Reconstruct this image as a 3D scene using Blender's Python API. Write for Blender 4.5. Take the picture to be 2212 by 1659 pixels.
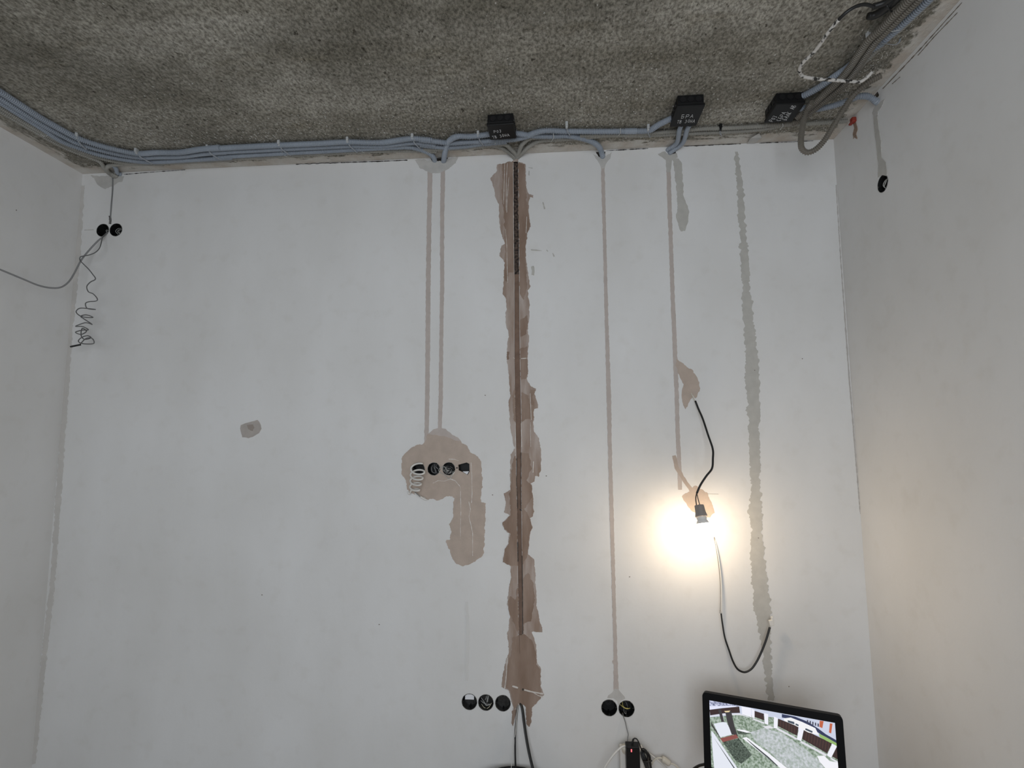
import bpy, bmesh, math, random
from mathutils import Vector, Matrix, noise
from mathutils.geometry import tessellate_polygon
sc = bpy.context.scene
for o in list(bpy.data.objects): bpy.data.objects.remove(o)
random.seed(7)
# ------------------------------------------------------------------ camera
W, H, D = 3.619, 3.0, 3.8            # room width, height, depth (m)
F_PX = 1185.814
CAM = Vector((2.35836, -2.44622, H - 1.36086))
CR = Vector((0.99674417, 0.08052799, -0.00403745))
CU = Vector((0.01281782, -0.10881865, 0.99397898))
CF = Vector((-0.07960378, 0.9907945, 0.10949654))
cd = bpy.data.cameras.new('camera'); cam = bpy.data.objects.new('camera', cd)
sc.collection.objects.link(cam); sc.camera = cam
cd.sensor_width = 36; cd.lens = F_PX / 2212 * 36; cd.clip_start = .02
m = Matrix((CR, CU, -CF)).transposed().to_4x4(); m.translation = CAM; cam.matrix_world = m
# ------------------------------------------------------------------ light
wd = bpy.data.worlds.new('sky'); sc.world = wd; wd.use_nodes = True
wd.node_tree.nodes['Background'].inputs[0].default_value = (.62, .78, 1, 1)
wd.node_tree.nodes['Background'].inputs[1].default_value = 1.0
WIN = (1.35, 3.2, 0.85, 2.55)       # unseen window, added behind the camera to bring the daylight: x0 x1 z0 z1
al = bpy.data.lights.new('daylight_at_added_window', 'AREA'); al.shape = 'RECTANGLE'
al.size = WIN[1]-WIN[0]-.1; al.size_y = WIN[3]-WIN[2]-.1; al.energy = 44; al.color = (.92, .96, 1.0)
ao = bpy.data.objects.new('daylight_at_added_window', al); sc.collection.objects.link(ao)  # area light just inside the added window, standing in for daylight
ao.location = ((WIN[0]+WIN[1])/2, -D+.03, (WIN[2]+WIN[3])/2); ao.rotation_euler = (math.radians(90), 0, 0)
BULB_POWER = 112
vs = sc.view_settings; vs.view_transform = 'Standard'; vs.look = 'None'; vs.gamma = 1
vs.use_curve_mapping = False; vs.exposure = 0.0
# ------------------------------------------------------------------ helpers
def ray(px, py): return (CR*((px-1106)/F_PX) - CU*((py-829.5)/F_PX) + CF)
def P(px, py, pl='b', off=0.0):
    """point of the place seen at a photo position, on the back wall / ceiling / right / left wall, `off` metres in front of it"""
    d = ray(px, py)
    ax, v = {'b': (1, -off), 'c': (2, H-off), 'r': (0, W-off), 'l': (0, off)}[pl]
    return CAM + d*((v-CAM[ax])/d[ax])
def Pn(px, py, pt, n):
    d = ray(px, py); return CAM + d*((pt-CAM).dot(n)/d.dot(n))
def Z(x0, y0, s, pts): return [(x0+p[0]*s, y0+p[1]*s)+tuple(p[2:]) for p in pts]
def lin(c): return tuple((x/255/12.92 if x/255 < .04045 else ((x/255+.055)/1.055)**2.4) for x in c)
MATS = {}
def mat(name, col, rough=.6, metal=0, var=0, vscale=20, bump=0, bscale=200, emit=0, spec=.5, col2=None, stretch=None, detail=4):
    if name in MATS: return MATS[name]
    M = bpy.data.materials.new(name); M.use_nodes = True; nt = M.node_tree; b = nt.nodes['Principled BSDF']
    b.inputs['Base Color'].default_value = (*col, 1); b.inputs['Roughness'].default_value = rough
    b.inputs['Metallic'].default_value = metal; b.inputs['Specular IOR Level'].default_value = spec
    geo = None
    def co():
        g = nt.nodes.new('ShaderNodeNewGeometry')
        if stretch:
            mp = nt.nodes.new('ShaderNodeMapping'); mp.inputs['Scale'].default_value = stretch
            nt.links.new(g.outputs['Position'], mp.inputs['Vector']); return mp.outputs[0]
        return g.outputs['Position']
    if var or col2:
        n = nt.nodes.new('ShaderNodeTexNoise'); n.inputs['Scale'].default_value = vscale; n.inputs['Detail'].default_value = detail
        nt.links.new(co(), n.inputs['Vector'])
        r = nt.nodes.new('ShaderNodeValToRGB'); r.color_ramp.elements[0].position = .35; r.color_ramp.elements[1].position = .65
        a = col2 if col2 else tuple(c*(1-var) for c in col); c2 = col if col2 else tuple(min(1, c*(1+var)) for c in col)
        r.color_ramp.elements[0].color = (*a, 1); r.color_ramp.elements[1].color = (*c2, 1)
        nt.links.new(n.outputs[0], r.inputs[0]); nt.links.new(r.outputs[0], b.inputs['Base Color'])
        if emit:
            nt.links.new(r.outputs[0], b.inputs['Emission Color'])
            for l in list(b.inputs['Base Color'].links): nt.links.remove(l)
    if emit:
        if not (var or col2): b.inputs['Emission Color'].default_value = (*col, 1)
        b.inputs['Emission Strength'].default_value = emit; b.inputs['Base Color'].default_value = (.02, .02, .02, 1)
    if bump:
        n = nt.nodes.new('ShaderNodeTexNoise'); n.inputs['Scale'].default_value = bscale; n.inputs['Detail'].default_value = 3
        nt.links.new(co(), n.inputs['Vector'])
        bp = nt.nodes.new('ShaderNodeBump'); bp.inputs['Strength'].default_value = bump; bp.inputs['Distance'].default_value = .004
        nt.links.new(n.outputs[0], bp.inputs['Height']); nt.links.new(bp.outputs[0], b.inputs['Normal'])
    MATS[name] = M; return M
def link(name, me, mt, parent=None, smooth=False):
    for x in (mt if isinstance(mt, list) else [mt]): me.materials.append(x)
    if smooth:
        for p in me.polygons: p.use_smooth = True
    o = bpy.data.objects.new(name, me); sc.collection.objects.link(o)
    if parent: o.parent = parent; o.matrix_parent_inverse = parent.matrix_basis.inverted()
    return o
def mesh(name, vs_, fs, mt, parent=None, smooth=False):
    me = bpy.data.meshes.new(name); me.from_pydata([tuple(v) for v in vs_], [], fs); me.update()
    return link(name, me, mt, parent, smooth)
def tag(o, label, cat, group=None):
    o['label'] = label; o['category'] = cat
    if group: o['group'] = group
    return o
def struct(o, label=None):
    o['kind'] = 'structure'
    if label: o['label'] = label
    return o
def thing(name, loc, label, cat, group=None):
    o = bpy.data.objects.new(name, None); o.empty_display_size = .03; sc.collection.objects.link(o); o.location = loc
    return tag(o, label, cat, group)
def box(name, c, s, mt, parent=None, bevel=0, rot=None, seg=2):
    bm = bmesh.new(); bmesh.ops.create_cube(bm, size=1); bmesh.ops.scale(bm, vec=s, verts=bm.verts)
    if bevel: bmesh.ops.bevel(bm, geom=bm.edges[:], offset=bevel, segments=seg, affect='EDGES', profile=.5)
    if rot is not None: bmesh.ops.transform(bm, matrix=rot, verts=bm.verts)
    bmesh.ops.translate(bm, vec=c, verts=bm.verts)
    me = bpy.data.meshes.new(name); bm.to_mesh(me); bm.free()
    return link(name, me, mt, parent)
def spline(pts, step):
    pts = [Vector(p) for p in pts]
    if len(pts) == 2: dense = [pts[0].lerp(pts[1], i/20) for i in range(21)]
    else:
        dense = []; q = [2*pts[0]-pts[1]]+pts+[2*pts[-1]-pts[-2]]
        for i in range(1, len(q)-2):
            p0, p1, p2, p3 = q[i-1:i+3]
            t0 = 0; t1 = t0+max(1e-5, (p1-p0).length)**.5; t2 = t1+max(1e-5, (p2-p1).length)**.5; t3 = t2+max(1e-5, (p3-p2).length)**.5
            n = max(6, int((p2-p1).length/step))
            for k in range(n):
                t = t1+(t2-t1)*k/n
                A1 = p0*((t1-t)/(t1-t0))+p1*((t-t0)/(t1-t0)); A2 = p1*((t2-t)/(t2-t1))+p2*((t-t1)/(t2-t1)); A3 = p2*((t3-t)/(t3-t2))+p3*((t-t2)/(t3-t2))
                B1 = A1*((t2-t)/(t2-t0))+A2*((t-t0)/(t2-t0)); B2 = A2*((t3-t)/(t3-t1))+A3*((t-t1)/(t3-t1))
                dense.append(B1*((t2-t)/(t2-t1))+B2*((t-t1)/(t2-t1)))
        dense.append(pts[-1])
    out = [dense[0]]; acc = 0
    for a, b in zip(dense, dense[1:]):
        L = (b-a).length
        while acc+L >= step and L > 1e-9:
            a = a.lerp(b, (step-acc)/L); out.append(a.copy()); L = (b-a).length; acc = 0
        acc += L
    if (out[-1]-dense[-1]).length > step*.2: out.append(dense[-1])
    return out
def tubegeo(V, Fc, pts, r, sides=8, step=.01, corr=0, rfun=None, flat=1.0):
    pp = spline(pts, step); n = len(pp); b0 = len(V)
    T = (pp[1]-pp[0]).normalized(); U = T.orthogonal().normalized()
    for i, p in enumerate(pp):
        t = (pp[min(i+1, n-1)]-pp[max(i-1, 0)])
        t = t.normalized() if t.length > 1e-9 else T
        U = (U-t*U.dot(t)).normalized(); B = t.cross(U); T = t
        rr = r*((1, 1, 1-corr*.9, 1-corr)[i % 4] if corr else 1)
        if rfun: rr = r*rfun(i/(n-1))
        for k in range(sides):
            a = 2*math.pi*k/sides; V.append(p+U*(math.cos(a)*rr)+B*(math.sin(a)*rr*flat))
    for i in range(n-1):
        for k in range(sides):
            a = b0+i*sides+k; c = b0+i*sides+(k+1) % sides
            Fc.append((a, c, c+sides, a+sides))
    Fc.append(tuple(b0+k for k in reversed(range(sides)))); Fc.append(tuple(b0+(n-1)*sides+k for k in range(sides)))
def tube(name, pts, r, mt, parent=None, sides=8, step=.008, corr=0, rfun=None, flat=1.0):
    V, Fc = [], []; tubegeo(V, Fc, pts, r, sides, step, corr, rfun, flat)
    return mesh(name, V, Fc, mt, parent, True)
def multitube(name, paths, r, mt, parent=None, sides=6, step=.005):
    V, Fc = [], []
    for p in paths: tubegeo(V, Fc, p, r, sides, step)
    return mesh(name, V, Fc, mt, parent, True)
def path(pts): return [P(q[0], q[1], q[2] if len(q) > 2 else 'b', q[3] if len(q) > 3 else .01) for q in pts]
def jitter(poly, amp, step=3.0, seed=0):
    out = []; n = len(poly)
    for i in range(n):
        a, b = poly[i], poly[(i+1) % n]; L = math.hypot(b[0]-a[0], b[1]-a[1]); k = max(1, int(L/step))
        nx, ny = (b[1]-a[1])/max(L, 1e-6), -(b[0]-a[0])/max(L, 1e-6)
        for j in range(k):
            t = j/k; x = a[0]+(b[0]-a[0])*t; y = a[1]+(b[1]-a[1])*t
            d = amp*(noise.noise(Vector((x*.11, y*.11, seed)))*1.3+noise.noise(Vector((x*.33, y*.33, seed+9)))*.8)
            out.append((x+nx*d, y+ny*d))
    return out
NRM = {'b': Vector((0, -1, 0)), 'r': Vector((-1, 0, 0)), 'l': Vector((1, 0, 0)), 'c': Vector((0, 0, -1))}
PL = [0]
def patch(name, poly, mt, parent, pl='b', th=.0008, amp=1.5, base=0.0, seed=0, step=3.0):
    PL[0] += 1; base += .000012*PL[0]
    poly = jitter(poly, amp, step, seed) if amp else list(poly)
    top = [P(x, y, pl)+NRM[pl]*(base+th) for x, y in poly]; bot = [P(x, y, pl)-NRM[pl]*.0005 for x, y in poly]
    n = len(top); fs = [tuple(t) for t in tessellate_polygon([top])]
    fs += [(i, (i+1) % n, n+(i+1) % n, n+i) for i in range(n)]
    o = mesh(name, top+bot, fs, mt, parent)
    bm = bmesh.new(); bm.from_mesh(o.data); bmesh.ops.recalc_face_normals(bm, faces=bm.faces); bm.to_mesh(o.data); bm.free()
    return o
def stripe(cl, w):
    """outline of a band around a centre line; w = half width or list"""
    n = len(cl); ws = w if isinstance(w, (list, tuple)) else [w]*n
    L, R = [], []
    for i, (x, y) in enumerate(cl):
        a = cl[max(i-1, 0)]; b = cl[min(i+1, n-1)]; l = math.hypot(b[0]-a[0], b[1]-a[1])
        nx, ny = (b[1]-a[1])/l, -(b[0]-a[0])/l
        L.append((x+nx*ws[i], y+ny*ws[i])); R.append((x-nx*ws[i], y-ny*ws[i]))
    return L+R[::-1]
def slab(name, outer, holes, to3, n, depth, mts):
    """wall slab with openings; to3 maps (u,v) to the front face, n points into the wall"""
    loops = [outer]+holes
    tri = tessellate_polygon([[Vector((u, v, 0)) for u, v in l] for l in loops])
    flat = [p for l in loops for p in l]; N = len(flat)
    V = [to3(*p) for p in flat]+[to3(*p)+n*depth for p in flat]
    Fc = [tuple(t) for t in tri]+[tuple(N+i for i in reversed(t)) for t in tri]; k0 = len(Fc); s = 0
    for l in loops:
        for i in range(len(l)): a, b = s+i, s+(i+1) % len(l); Fc.append((a, b, N+b, N+a))
        s += len(l)
    o = mesh(name, V, Fc, mts)
    for i, p in enumerate(o.data.polygons):
        if i >= k0+len(outer): p.material_index = 1
    bm = bmesh.new(); bm.from_mesh(o.data); bmesh.ops.recalc_face_normals(bm, faces=bm.faces); bm.to_mesh(o.data); bm.free()
    return o
# ------------------------------------------------------------------ materials
def wall_material():
    M = bpy.data.materials.new('white_plaster_skim'); M.use_nodes = True; nt = M.node_tree; b = nt.nodes['Principled BSDF']
    b.inputs['Roughness'].default_value = .75; b.inputs['Specular IOR Level'].default_value = .25
    g = nt.nodes.new('ShaderNodeNewGeometry')
    def nz(s, d, st=(1, 1, 1)):
        mp = nt.nodes.new('ShaderNodeMapping'); mp.inputs['Scale'].default_value = st; nt.links.new(g.outputs['Position'], mp.inputs[0])
        n = nt.nodes.new('ShaderNodeTexNoise'); n.inputs['Scale'].default_value = s; n.inputs['Detail'].default_value = d; nt.links.new(mp.outputs[0], n.inputs['Vector']); return n.outputs[0]
    r = nt.nodes.new('ShaderNodeValToRGB'); r.color_ramp.elements[0].position = .3; r.color_ramp.elements[1].position = .7
    r.color_ramp.elements[0].color = (.70, .69, .672, 1); r.color_ramp.elements[1].color = (.775, .77, .762, 1)
    nt.links.new(nz(2.2, 6, (1.3, 1, .7)), r.inputs[0])
    r2 = nt.nodes.new('ShaderNodeValToRGB'); r2.color_ramp.elements[0].position = .25; r2.color_ramp.elements[1].position = .45
    r2.color_ramp.elements[0].color = (.93, .92, .90, 1); r2.color_ramp.elements[1].color = (1, 1, 1, 1)
    nt.links.new(nz(14, 8), r2.inputs[0])
    mx = nt.nodes.new('ShaderNodeMixRGB'); mx.blend_type = 'MULTIPLY'; mx.inputs[0].default_value = .6
    nt.links.new(r.outputs[0], mx.inputs[1]); nt.links.new(r2.outputs[0], mx.inputs[2]); nt.links.new(mx.outputs[0], b.inputs['Base Color'])
    bp = nt.nodes.new('ShaderNodeBump'); bp.inputs['Strength'].default_value = .12; bp.inputs['Distance'].default_value = .003
    nt.links.new(nz(60, 8), bp.inputs['Height']); nt.links.new(bp.outputs[0], b.inputs['Normal'])
    MATS[M.name] = M; return M
def concrete_material():
    M = bpy.data.materials.new('raw_concrete'); M.use_nodes = True; nt = M.node_tree; b = nt.nodes['Principled BSDF']
    b.inputs['Roughness'].default_value = .85; b.inputs['Specular IOR Level'].default_value = .25
    g = nt.nodes.new('ShaderNodeNewGeometry'); pos = g.outputs['Position']
    def N(t, **k):
        n = nt.nodes.new(t)
        for a, v in k.items(): n.inputs[a.replace('_', ' ')].default_value = v
        return n
    def L(a, b_): nt.links.new(a, b_)
    def nz(s, d, st=(1, 1, 1), rough=.6):
        mp = N('ShaderNodeMapping'); mp.inputs['Scale'].default_value = st; L(pos, mp.inputs[0])
        n = N('ShaderNodeTexNoise', Scale=s, Detail=d, Roughness=rough); L(mp.outputs[0], n.inputs['Vector']); return n.outputs[0]
    def ramp(x, p0, p1, c0, c1):
        r = N('ShaderNodeValToRGB'); e = r.color_ramp.elements; e[0].position = p0; e[1].position = p1; e[0].color = (*c0, 1); e[1].color = (*c1, 1); L(x, r.inputs[0]); return r.outputs[0]
    def mix(f, a, b_, mode='MIX'):
        x = N('ShaderNodeMixRGB'); x.blend_type = mode
        if isinstance(f, (int, float)): x.inputs[0].default_value = f
        else: L(f, x.inputs[0])
        for i, v in ((1, a), (2, b_)):
            if isinstance(v, tuple): x.inputs[i].default_value = (*v, 1)
            else: L(v, x.inputs[i])
        return x.outputs[0]
    def mth(op, a, b_=None):
        x = N('ShaderNodeMath'); x.operation = op
        for i, v in ((0, a), (1, b_)):
            if v is None: continue
            if isinstance(v, (int, float)): x.inputs[i].default_value = v
            else: L(v, x.inputs[i])
        return x.outputs[0]
    W0 = (0, 0, 0); W1 = (1, 1, 1)
    c = ramp(nz(2.6, 5, (.8, 1.2, 1)), .33, .68, (.21, .197, .165), (.38, .36, .315))
    big = ramp(nz(5.5, 6, (.7, 1.6, 1)), .25, .42, (.72, .68, .58), W1); c = mix(.6, c, big, 'MULTIPLY')
    fine = ramp(nz(95, 5, (1, .62, 1), .7), .39, .61, (.38, .37, .345), (1.42, 1.42, 1.42)); c = mix(.78, c, fine, 'MULTIPLY')
    pit = ramp(nz(46, 3, (1, .7, 1)), .31, .37, (.30, .285, .26), W1); c = mix(.95, c, pit, 'MULTIPLY')
    md = ramp(nz(17, 4, (1, .55, 1), .6), .36, .64, (.74, .73, .70), (1.2, 1.2, 1.2)); c = mix(.55, c, md, 'MULTIPLY')
    st = ramp(nz(3.2, 4, (.35, 2.2, 1), .6), .38, .62, (.80, .78, .72), (1.12, 1.12, 1.12)); c = mix(.5, c, st, 'MULTIPLY')
    # white plaster splashes, denser towards the back wall
    sx = N('ShaderNodeSeparateXYZ'); L(pos, sx.inputs[0])
    mr = N('ShaderNodeMapRange'); mr.inputs[1].default_value = -.75; mr.inputs[2].default_value = -.05; L(sx.outputs[1], mr.inputs[0])
    vo = N('ShaderNodeTexVoronoi', Scale=85.0); mp = N('ShaderNodeMapping'); mp.inputs['Scale'].default_value = (1, .55, 1); L(pos, mp.inputs[0]); L(mp.outputs[0], vo.inputs['Vector'])
    dot = ramp(vo.outputs['Distance'], .13, .27, W1, W0)
    sel = mth('GREATER_THAN', mth('ADD', nz(60, 2), mth('MULTIPLY', mr.outputs[0], .19)), .655)
    c = mix(mth('MULTIPLY', dot, sel), c, (.62, .61, .58))
    # plaster smeared from the walls on to the edge of the slab
    def edge(d, wd, ns):
        q = mth('SUBTRACT', 1.0, mth('DIVIDE', d, wd)); q = mth('ADD', q, mth('MULTIPLY', mth('SUBTRACT', ns, .5), 2.4)); return ramp(q, .30, .48, W0, W1)
    e1 = edge(mth('MULTIPLY', sx.outputs[1], -1.0), .10, nz(16, 7, (.55, 1.6, 1), .7)); e2 = edge(sx.outputs[0], .09, nz(16, 7, (1.6, .4, 1), .7))
    e3 = edge(mth('SUBTRACT', W, sx.outputs[0]), .075, nz(20, 7, (1, .8, 1), .65))
    pl = ramp(nz(9, 4), .35, .6, (.60, .53, .46), (.72, .69, .64))
    for e in (e1, e2, e3): c = mix(mth('MULTIPLY', e, .85), c, pl)
    L(c, b.inputs['Base Color'])
    h = mth('ADD', mth('MULTIPLY', nz(70, 6, (1, .7, 1), .7), 1.0), mth('MULTIPLY', nz(20, 3), .8))
    bp = N('ShaderNodeBump', Strength=.75, Distance=.008); L(h, bp.inputs['Height']); L(bp.outputs[0], b.inputs['Normal'])
    MATS[M.name] = M; return M
M_wall = wall_material(); M_conc = concrete_material()
M_raw = mat('raw_plaster_edge', (.20, .17, .14), .9, var=.3, vscale=60, bump=.5, bscale=150)
M_screed = mat('grey_screed', (.30, .29, .28), .9, var=.15, vscale=5, bump=.2)
M_pale = mat('pale_pinkish_filler', (.50, .44, .405), .8, var=.05, vscale=25, bump=.15, bscale=120)
M_tan = mat('tan_filler', (.47, .385, .325), .8, var=.06, vscale=22, bump=.2, bscale=120)
M_brown = mat('brown_plaster', (.24, .162, .118), .8, col2=(.33, .245, .195), vscale=17, bump=.35, bscale=130, stretch=(1, 1, .3))
M_wash = mat('thin_brown_wash', (.47, .40, .36), .8, col2=(.31, .225, .175), vscale=16, bump=.25, bscale=120, stretch=(1.6, 1, .32))
M_bed = mat('brown_chase_bed', (.20, .13, .095), .85, var=.12, vscale=30, bump=.3, bscale=90)
M_rough = mat('rough_open_chase', (.17, .12, .095), .95, col2=(.025, .02, .018), vscale=90, bump=1.0, bscale=160)
M_damp = mat('damp_grey_filler', (.49, .475, .44), .7, var=.05, vscale=30)
M_greyf = mat('light_grey_filler', (.52, .505, .48), .8, var=.06, vscale=25, bump=.2, bscale=150)
M_white = mat('white_scrape', (.66, .62, .58), .8, var=.08, vscale=60)
M_crack = mat('dark_crack', (.05, .045, .04), 1)
M_blue = mat('blue_grey_conduit', (.30, .335, .385), .45, var=.06, vscale=8)
M_beige = mat('weathered_beige_conduit', (.31, .30, .27), .55, var=.08, vscale=8)
M_dkc = mat('dark_taupe_conduit', (.165, .148, .122), .5, var=.1, vscale=8)
M_black = mat('black_plastic', (.007, .007, .0075), .5, spec=.25)
M_blk2 = mat('black_socket_plastic', (.012, .0125, .0125), .5, spec=.2)
M_cabb = mat('black_cable', (.012, .012, .012), .45)
M_cabg = mat('grey_cable', (.20, .20, .20), .5)
M_cabw = mat('white_cable', (.72, .70, .66), .45)
M_ivory = mat('ivory_plastic', (.66, .62, .53), .4)
M_clip = mat('grey_clip_plastic', (.48, .49, .49), .5)
M_tie = mat('white_nylon', (.72, .72, .70), .4)
M_ink = mat('white_marker', (.72, .72, .72), .8)
M_copper = mat('copper_yellow_wire', (.62, .52, .16), .45)
M_red = mat('red_plastic', (.30, .035, .02), .5, var=.2, vscale=80)
M_rust = mat('rust_streak', (.27, .19, .14), .85, var=.25, vscale=90)
M_splash = mat('plaster_splashed_wire', (.60, .575, .54), .8, col2=(.03, .028, .025), vscale=70)
for _n in M_splash.node_tree.nodes:
    if _n.type == 'VALTORGB': _n.color_ramp.elements[0].position = .40; _n.color_ramp.elements[1].position = .47
M_gyps = mat('white_gypsum_tab', (.80, .80, .82), .7)
# ------------------------------------------------------------------ the room
def pxpoly(pts, pl='b'):
    out = []
    for x, y in pts:
        p = P(x, y, pl); out.append((p.x, p.z) if pl == 'b' else (p.y, p.z))
    return out
def circ(px, py, r, pl='b', n=28):
    p = P(px, py, pl); u = p.x if pl == 'b' else p.y
    return [(u+r*math.cos(2*math.pi*k/n), p.z+r*math.sin(2*math.pi*k/n)) for k in range(n)]
SR = .0335
SOCK = [(222, 497.5), (250.5, 496.5), (1014, 1516), (1049.5, 1517.5), (1086.3, 1519), (1316, 1529), (1353.3, 1531)]
TV = [(904, 1013), (937, 1013), (969.5, 1012.5)]
ENTRY = [jitter(q, .8, 3, i) for i, q in enumerate([
    [(928, 339), (945, 336), (968, 338), (962, 347), (934, 348)], [(1107, 338), (1122, 336), (1119, 350), (1110, 350)],
    [(1287, 327), (1308, 326), (1306, 338), (1294, 338)], [(1438, 321), (1456, 319), (1461, 331), (1446, 335)], [(240, 374.5), (262, 374), (259, 382), (243, 382)]])]
ENTRY = [[(x, y+1.5) for x, y in q] for q in ENTRY]
TVHOLE4 = [(990, 1004), (1008, 999), (1014, 1002), (1014.5, 1019), (1010, 1026), (1000, 1020), (991, 1016)]
SLOT = [(1110, 338), (1118.5, 337), (1119, 351), (1120, 450), (1121.5, 600), (1123, 780), (1126, 905), (1125.5, 1000), (1126.5, 1120), (1129, 1385), (1121, 1385), (1117, 1120), (1115.5, 1000), (1113.5, 905), (1111, 780), (1111, 600), (1109.5, 450), (1108.5, 351)]
zt = H-.0005
# the entry notches sit a little below the slab edge
ENTRY3 = [[(u, min(v, zt-.003)) for u, v in pxpoly(q)] for q in ENTRY if True]
holes = [circ(x, y, SR) for x, y in SOCK]+[circ(x, y, .029) for x, y in TV]+[pxpoly(TVHOLE4), pxpoly(SLOT)]
holes += [e for i, e in enumerate(ENTRY3) if i != 1]
wall_back = slab('wall_back', [(0, 0), (W, 0), (W, zt), (0, zt)], holes, lambda u, v: Vector((u, 0, v)), Vector((0, 1, 0)), .06, [M_wall, M_raw])
struct(wall_back, 'white skim-plastered far wall with filled cable chases')
box('wall_core', (W/2, .11, H/2), (W+.3, .10, H), M_raw, wall_back)
RS = (1907, 396.5)
rholes = [circ(RS[0], RS[1], .034, 'r'), [(u, min(v, zt-.003)) for u, v in pxpoly([(1878, 207), (1896, 197), (1899, 206), (1890, 218)], 'r')]]
wall_right = slab('wall_right', [(0, 0), (-D, 0), (-D, zt), (0, zt)], rholes, lambda u, v: Vector((W, u, v)), Vector((1, 0, 0)), .06, [M_wall, M_raw])
struct(wall_right, 'plain white plastered wall on the right')
box('wall_core', (W+.11, -D/2, H/2), (.10, D+.3, H), M_raw, wall_right)
wall_left = struct(box('wall_left', (-.06, -D/2, H/2), (.12, D+.3, H), M_wall), 'white plastered wall on the left')
ceiling = struct(box('ceiling', (W/2, -D/2, H+.1), (W+.3, D+.3, .2), M_conc), 'bare rough grey concrete ceiling slab')
floor = struct(box('floor', (W/2, -D/2, -.06), (W+.3, D+.3, .12), M_screed), 'grey screed floor')
wall_rear = slab('wall_rear', [(0, 0), (W, 0), (W, zt), (0, zt)], [[(WIN[0], WIN[2]), (WIN[1], WIN[2]), (WIN[1], WIN[3]), (WIN[0], WIN[3])]], lambda u, v: Vector((u, -D, v)), Vector((0, -1, 0)), .2, [M_wall, M_wall])
struct(wall_rear, 'white wall with the added window')
M_pvc = mat('white_window_frame', (.75, .75, .75), .4)
wx, wz = (WIN[0]+WIN[1])/2, (WIN[2]+WIN[3])/2
win = struct(box('added_window_1', (wx, -D-.12, WIN[2]+.03), (WIN[1]-WIN[0], .06, .06), M_pvc), 'white framed window, added unseen for the daylight')
box('frame_bar', (wx, -D-.12, WIN[3]-.03), (WIN[1]-WIN[0], .06, .06), M_pvc, win)
for x in (WIN[0]+.03, wx, WIN[1]-.03): box('frame_bar', (x, -D-.12, wz), (.06, .06, WIN[3]-WIN[2]-.12), M_pvc, win)
# filler in the long chase
def bed(name, poly, depth, mt):
    V = [P(x, y)+Vector((0, depth, 0)) for x, y in poly]; o = mesh(name, V, [tuple(t) for t in tessellate_polygon([V])], mt, wall_back)
    bm = bmesh.new(); bm.from_mesh(o.data); bmesh.ops.subdivide_edges(bm, edges=bm.edges[:], cuts=5, use_grid_fill=True)
    for v in bm.verts: v.co.y += noise.noise(v.co*60)*depth*.35
    bm.to_mesh(o.data); bm.free(); return o
bed('open_chase_bottom', [(1104, 335), (1124, 335), (1126, 598), (1107, 598)], .022, M_rough)
bed('chase_filling', [(1106, 592), (1127, 592), (1132, 1390), (1115, 1390)], .004, M_bed)
# ------------------------------------------------------------------ patches of filler on the walls
def bp_(poly, mt, amp=1.2, th=.0008, base=0, name='filler_patch', pl='b', par=None, seed=0, step=3.0):
    return patch(name, poly, mt, par or {'b': wall_back, 'r': wall_right, 'l': wall_left, 'c': ceiling}[pl], pl, th, amp, base, seed, step)
# filled chases
bp_(stripe([(929, 366), (927, 480), (925, 620), (924, 760), (923, 860), (921, 962)], [5.2, 5, 5, 5, 4.8, 4.6]), M_pale, .7, name='filled_chase')
bp_(stripe([(957, 368), (955, 480), (955, 620), (953, 760), (952, 860), (950, 925)], [4.8, 4.4, 4.4, 4.2, 4.6, 4.2]), M_pale, .7, name='filled_chase')
bp_(stripe([(1302, 358), (1305, 480), (1308, 600), (1311, 720), (1315, 850), (1318, 1000), (1321, 1100), (1325, 1250), (1329, 1400), (1331, 1492)], [4, 3.8, 3.8, 4, 5, 4.2, 4.4, 4, 4, 5.5]), M_pale, .8, name='filled_chase')
bp_([(1327.5, 1488), (1335.5, 1488), (1342, 1497), (1349, 1504), (1351, 1509), (1341, 1514), (1335, 1524), (1333, 1514), (1324, 1508), (1312, 1508), (1314, 1502), (1322, 1496)], M_greyf, .5, seed=33)
bp_([(1326, 1424), (1322, 1428), (1323, 1433), (1328, 1435)], M_pale, .3)
bp_(stripe([(1444, 368), (1446, 440), (1449, 520), (1453, 640), (1458, 760), (1462, 860), (1464, 940), (1468, 1020), (1469, 1058)], [4.6, 4.6, 4.3, 4.5, 4.8, 4.6, 4.6, 4.6, 4.2]), M_pale, .8, name='filled_chase')
bp_([(1461, 775), (1468, 781), (1478, 789), (1492, 797), (1503, 810), (1511, 826), (1511, 845), (1503, 860), (1496, 853), (1489, 868), (1481, 884), (1475, 872), (1472, 850), (1476, 830), (1466, 806), (1460, 790)], M_tan, 2.0, seed=3)
bp_(stripe([(1456, 984), (1462, 1010), (1476, 1034), (1494, 1060), (1506, 1082)], [4, 4.5, 4, 4, 4]), M_tan, .8, .0012)
bp_([(1473, 1073), (1486, 1062), (1502, 1049), (1516, 1057), (1529, 1066), (1540, 1092), (1544, 1108), (1534, 1118), (1514, 1116), (1494, 1104), (1484, 1090)], M_tan, 1.8, seed=5)
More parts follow.
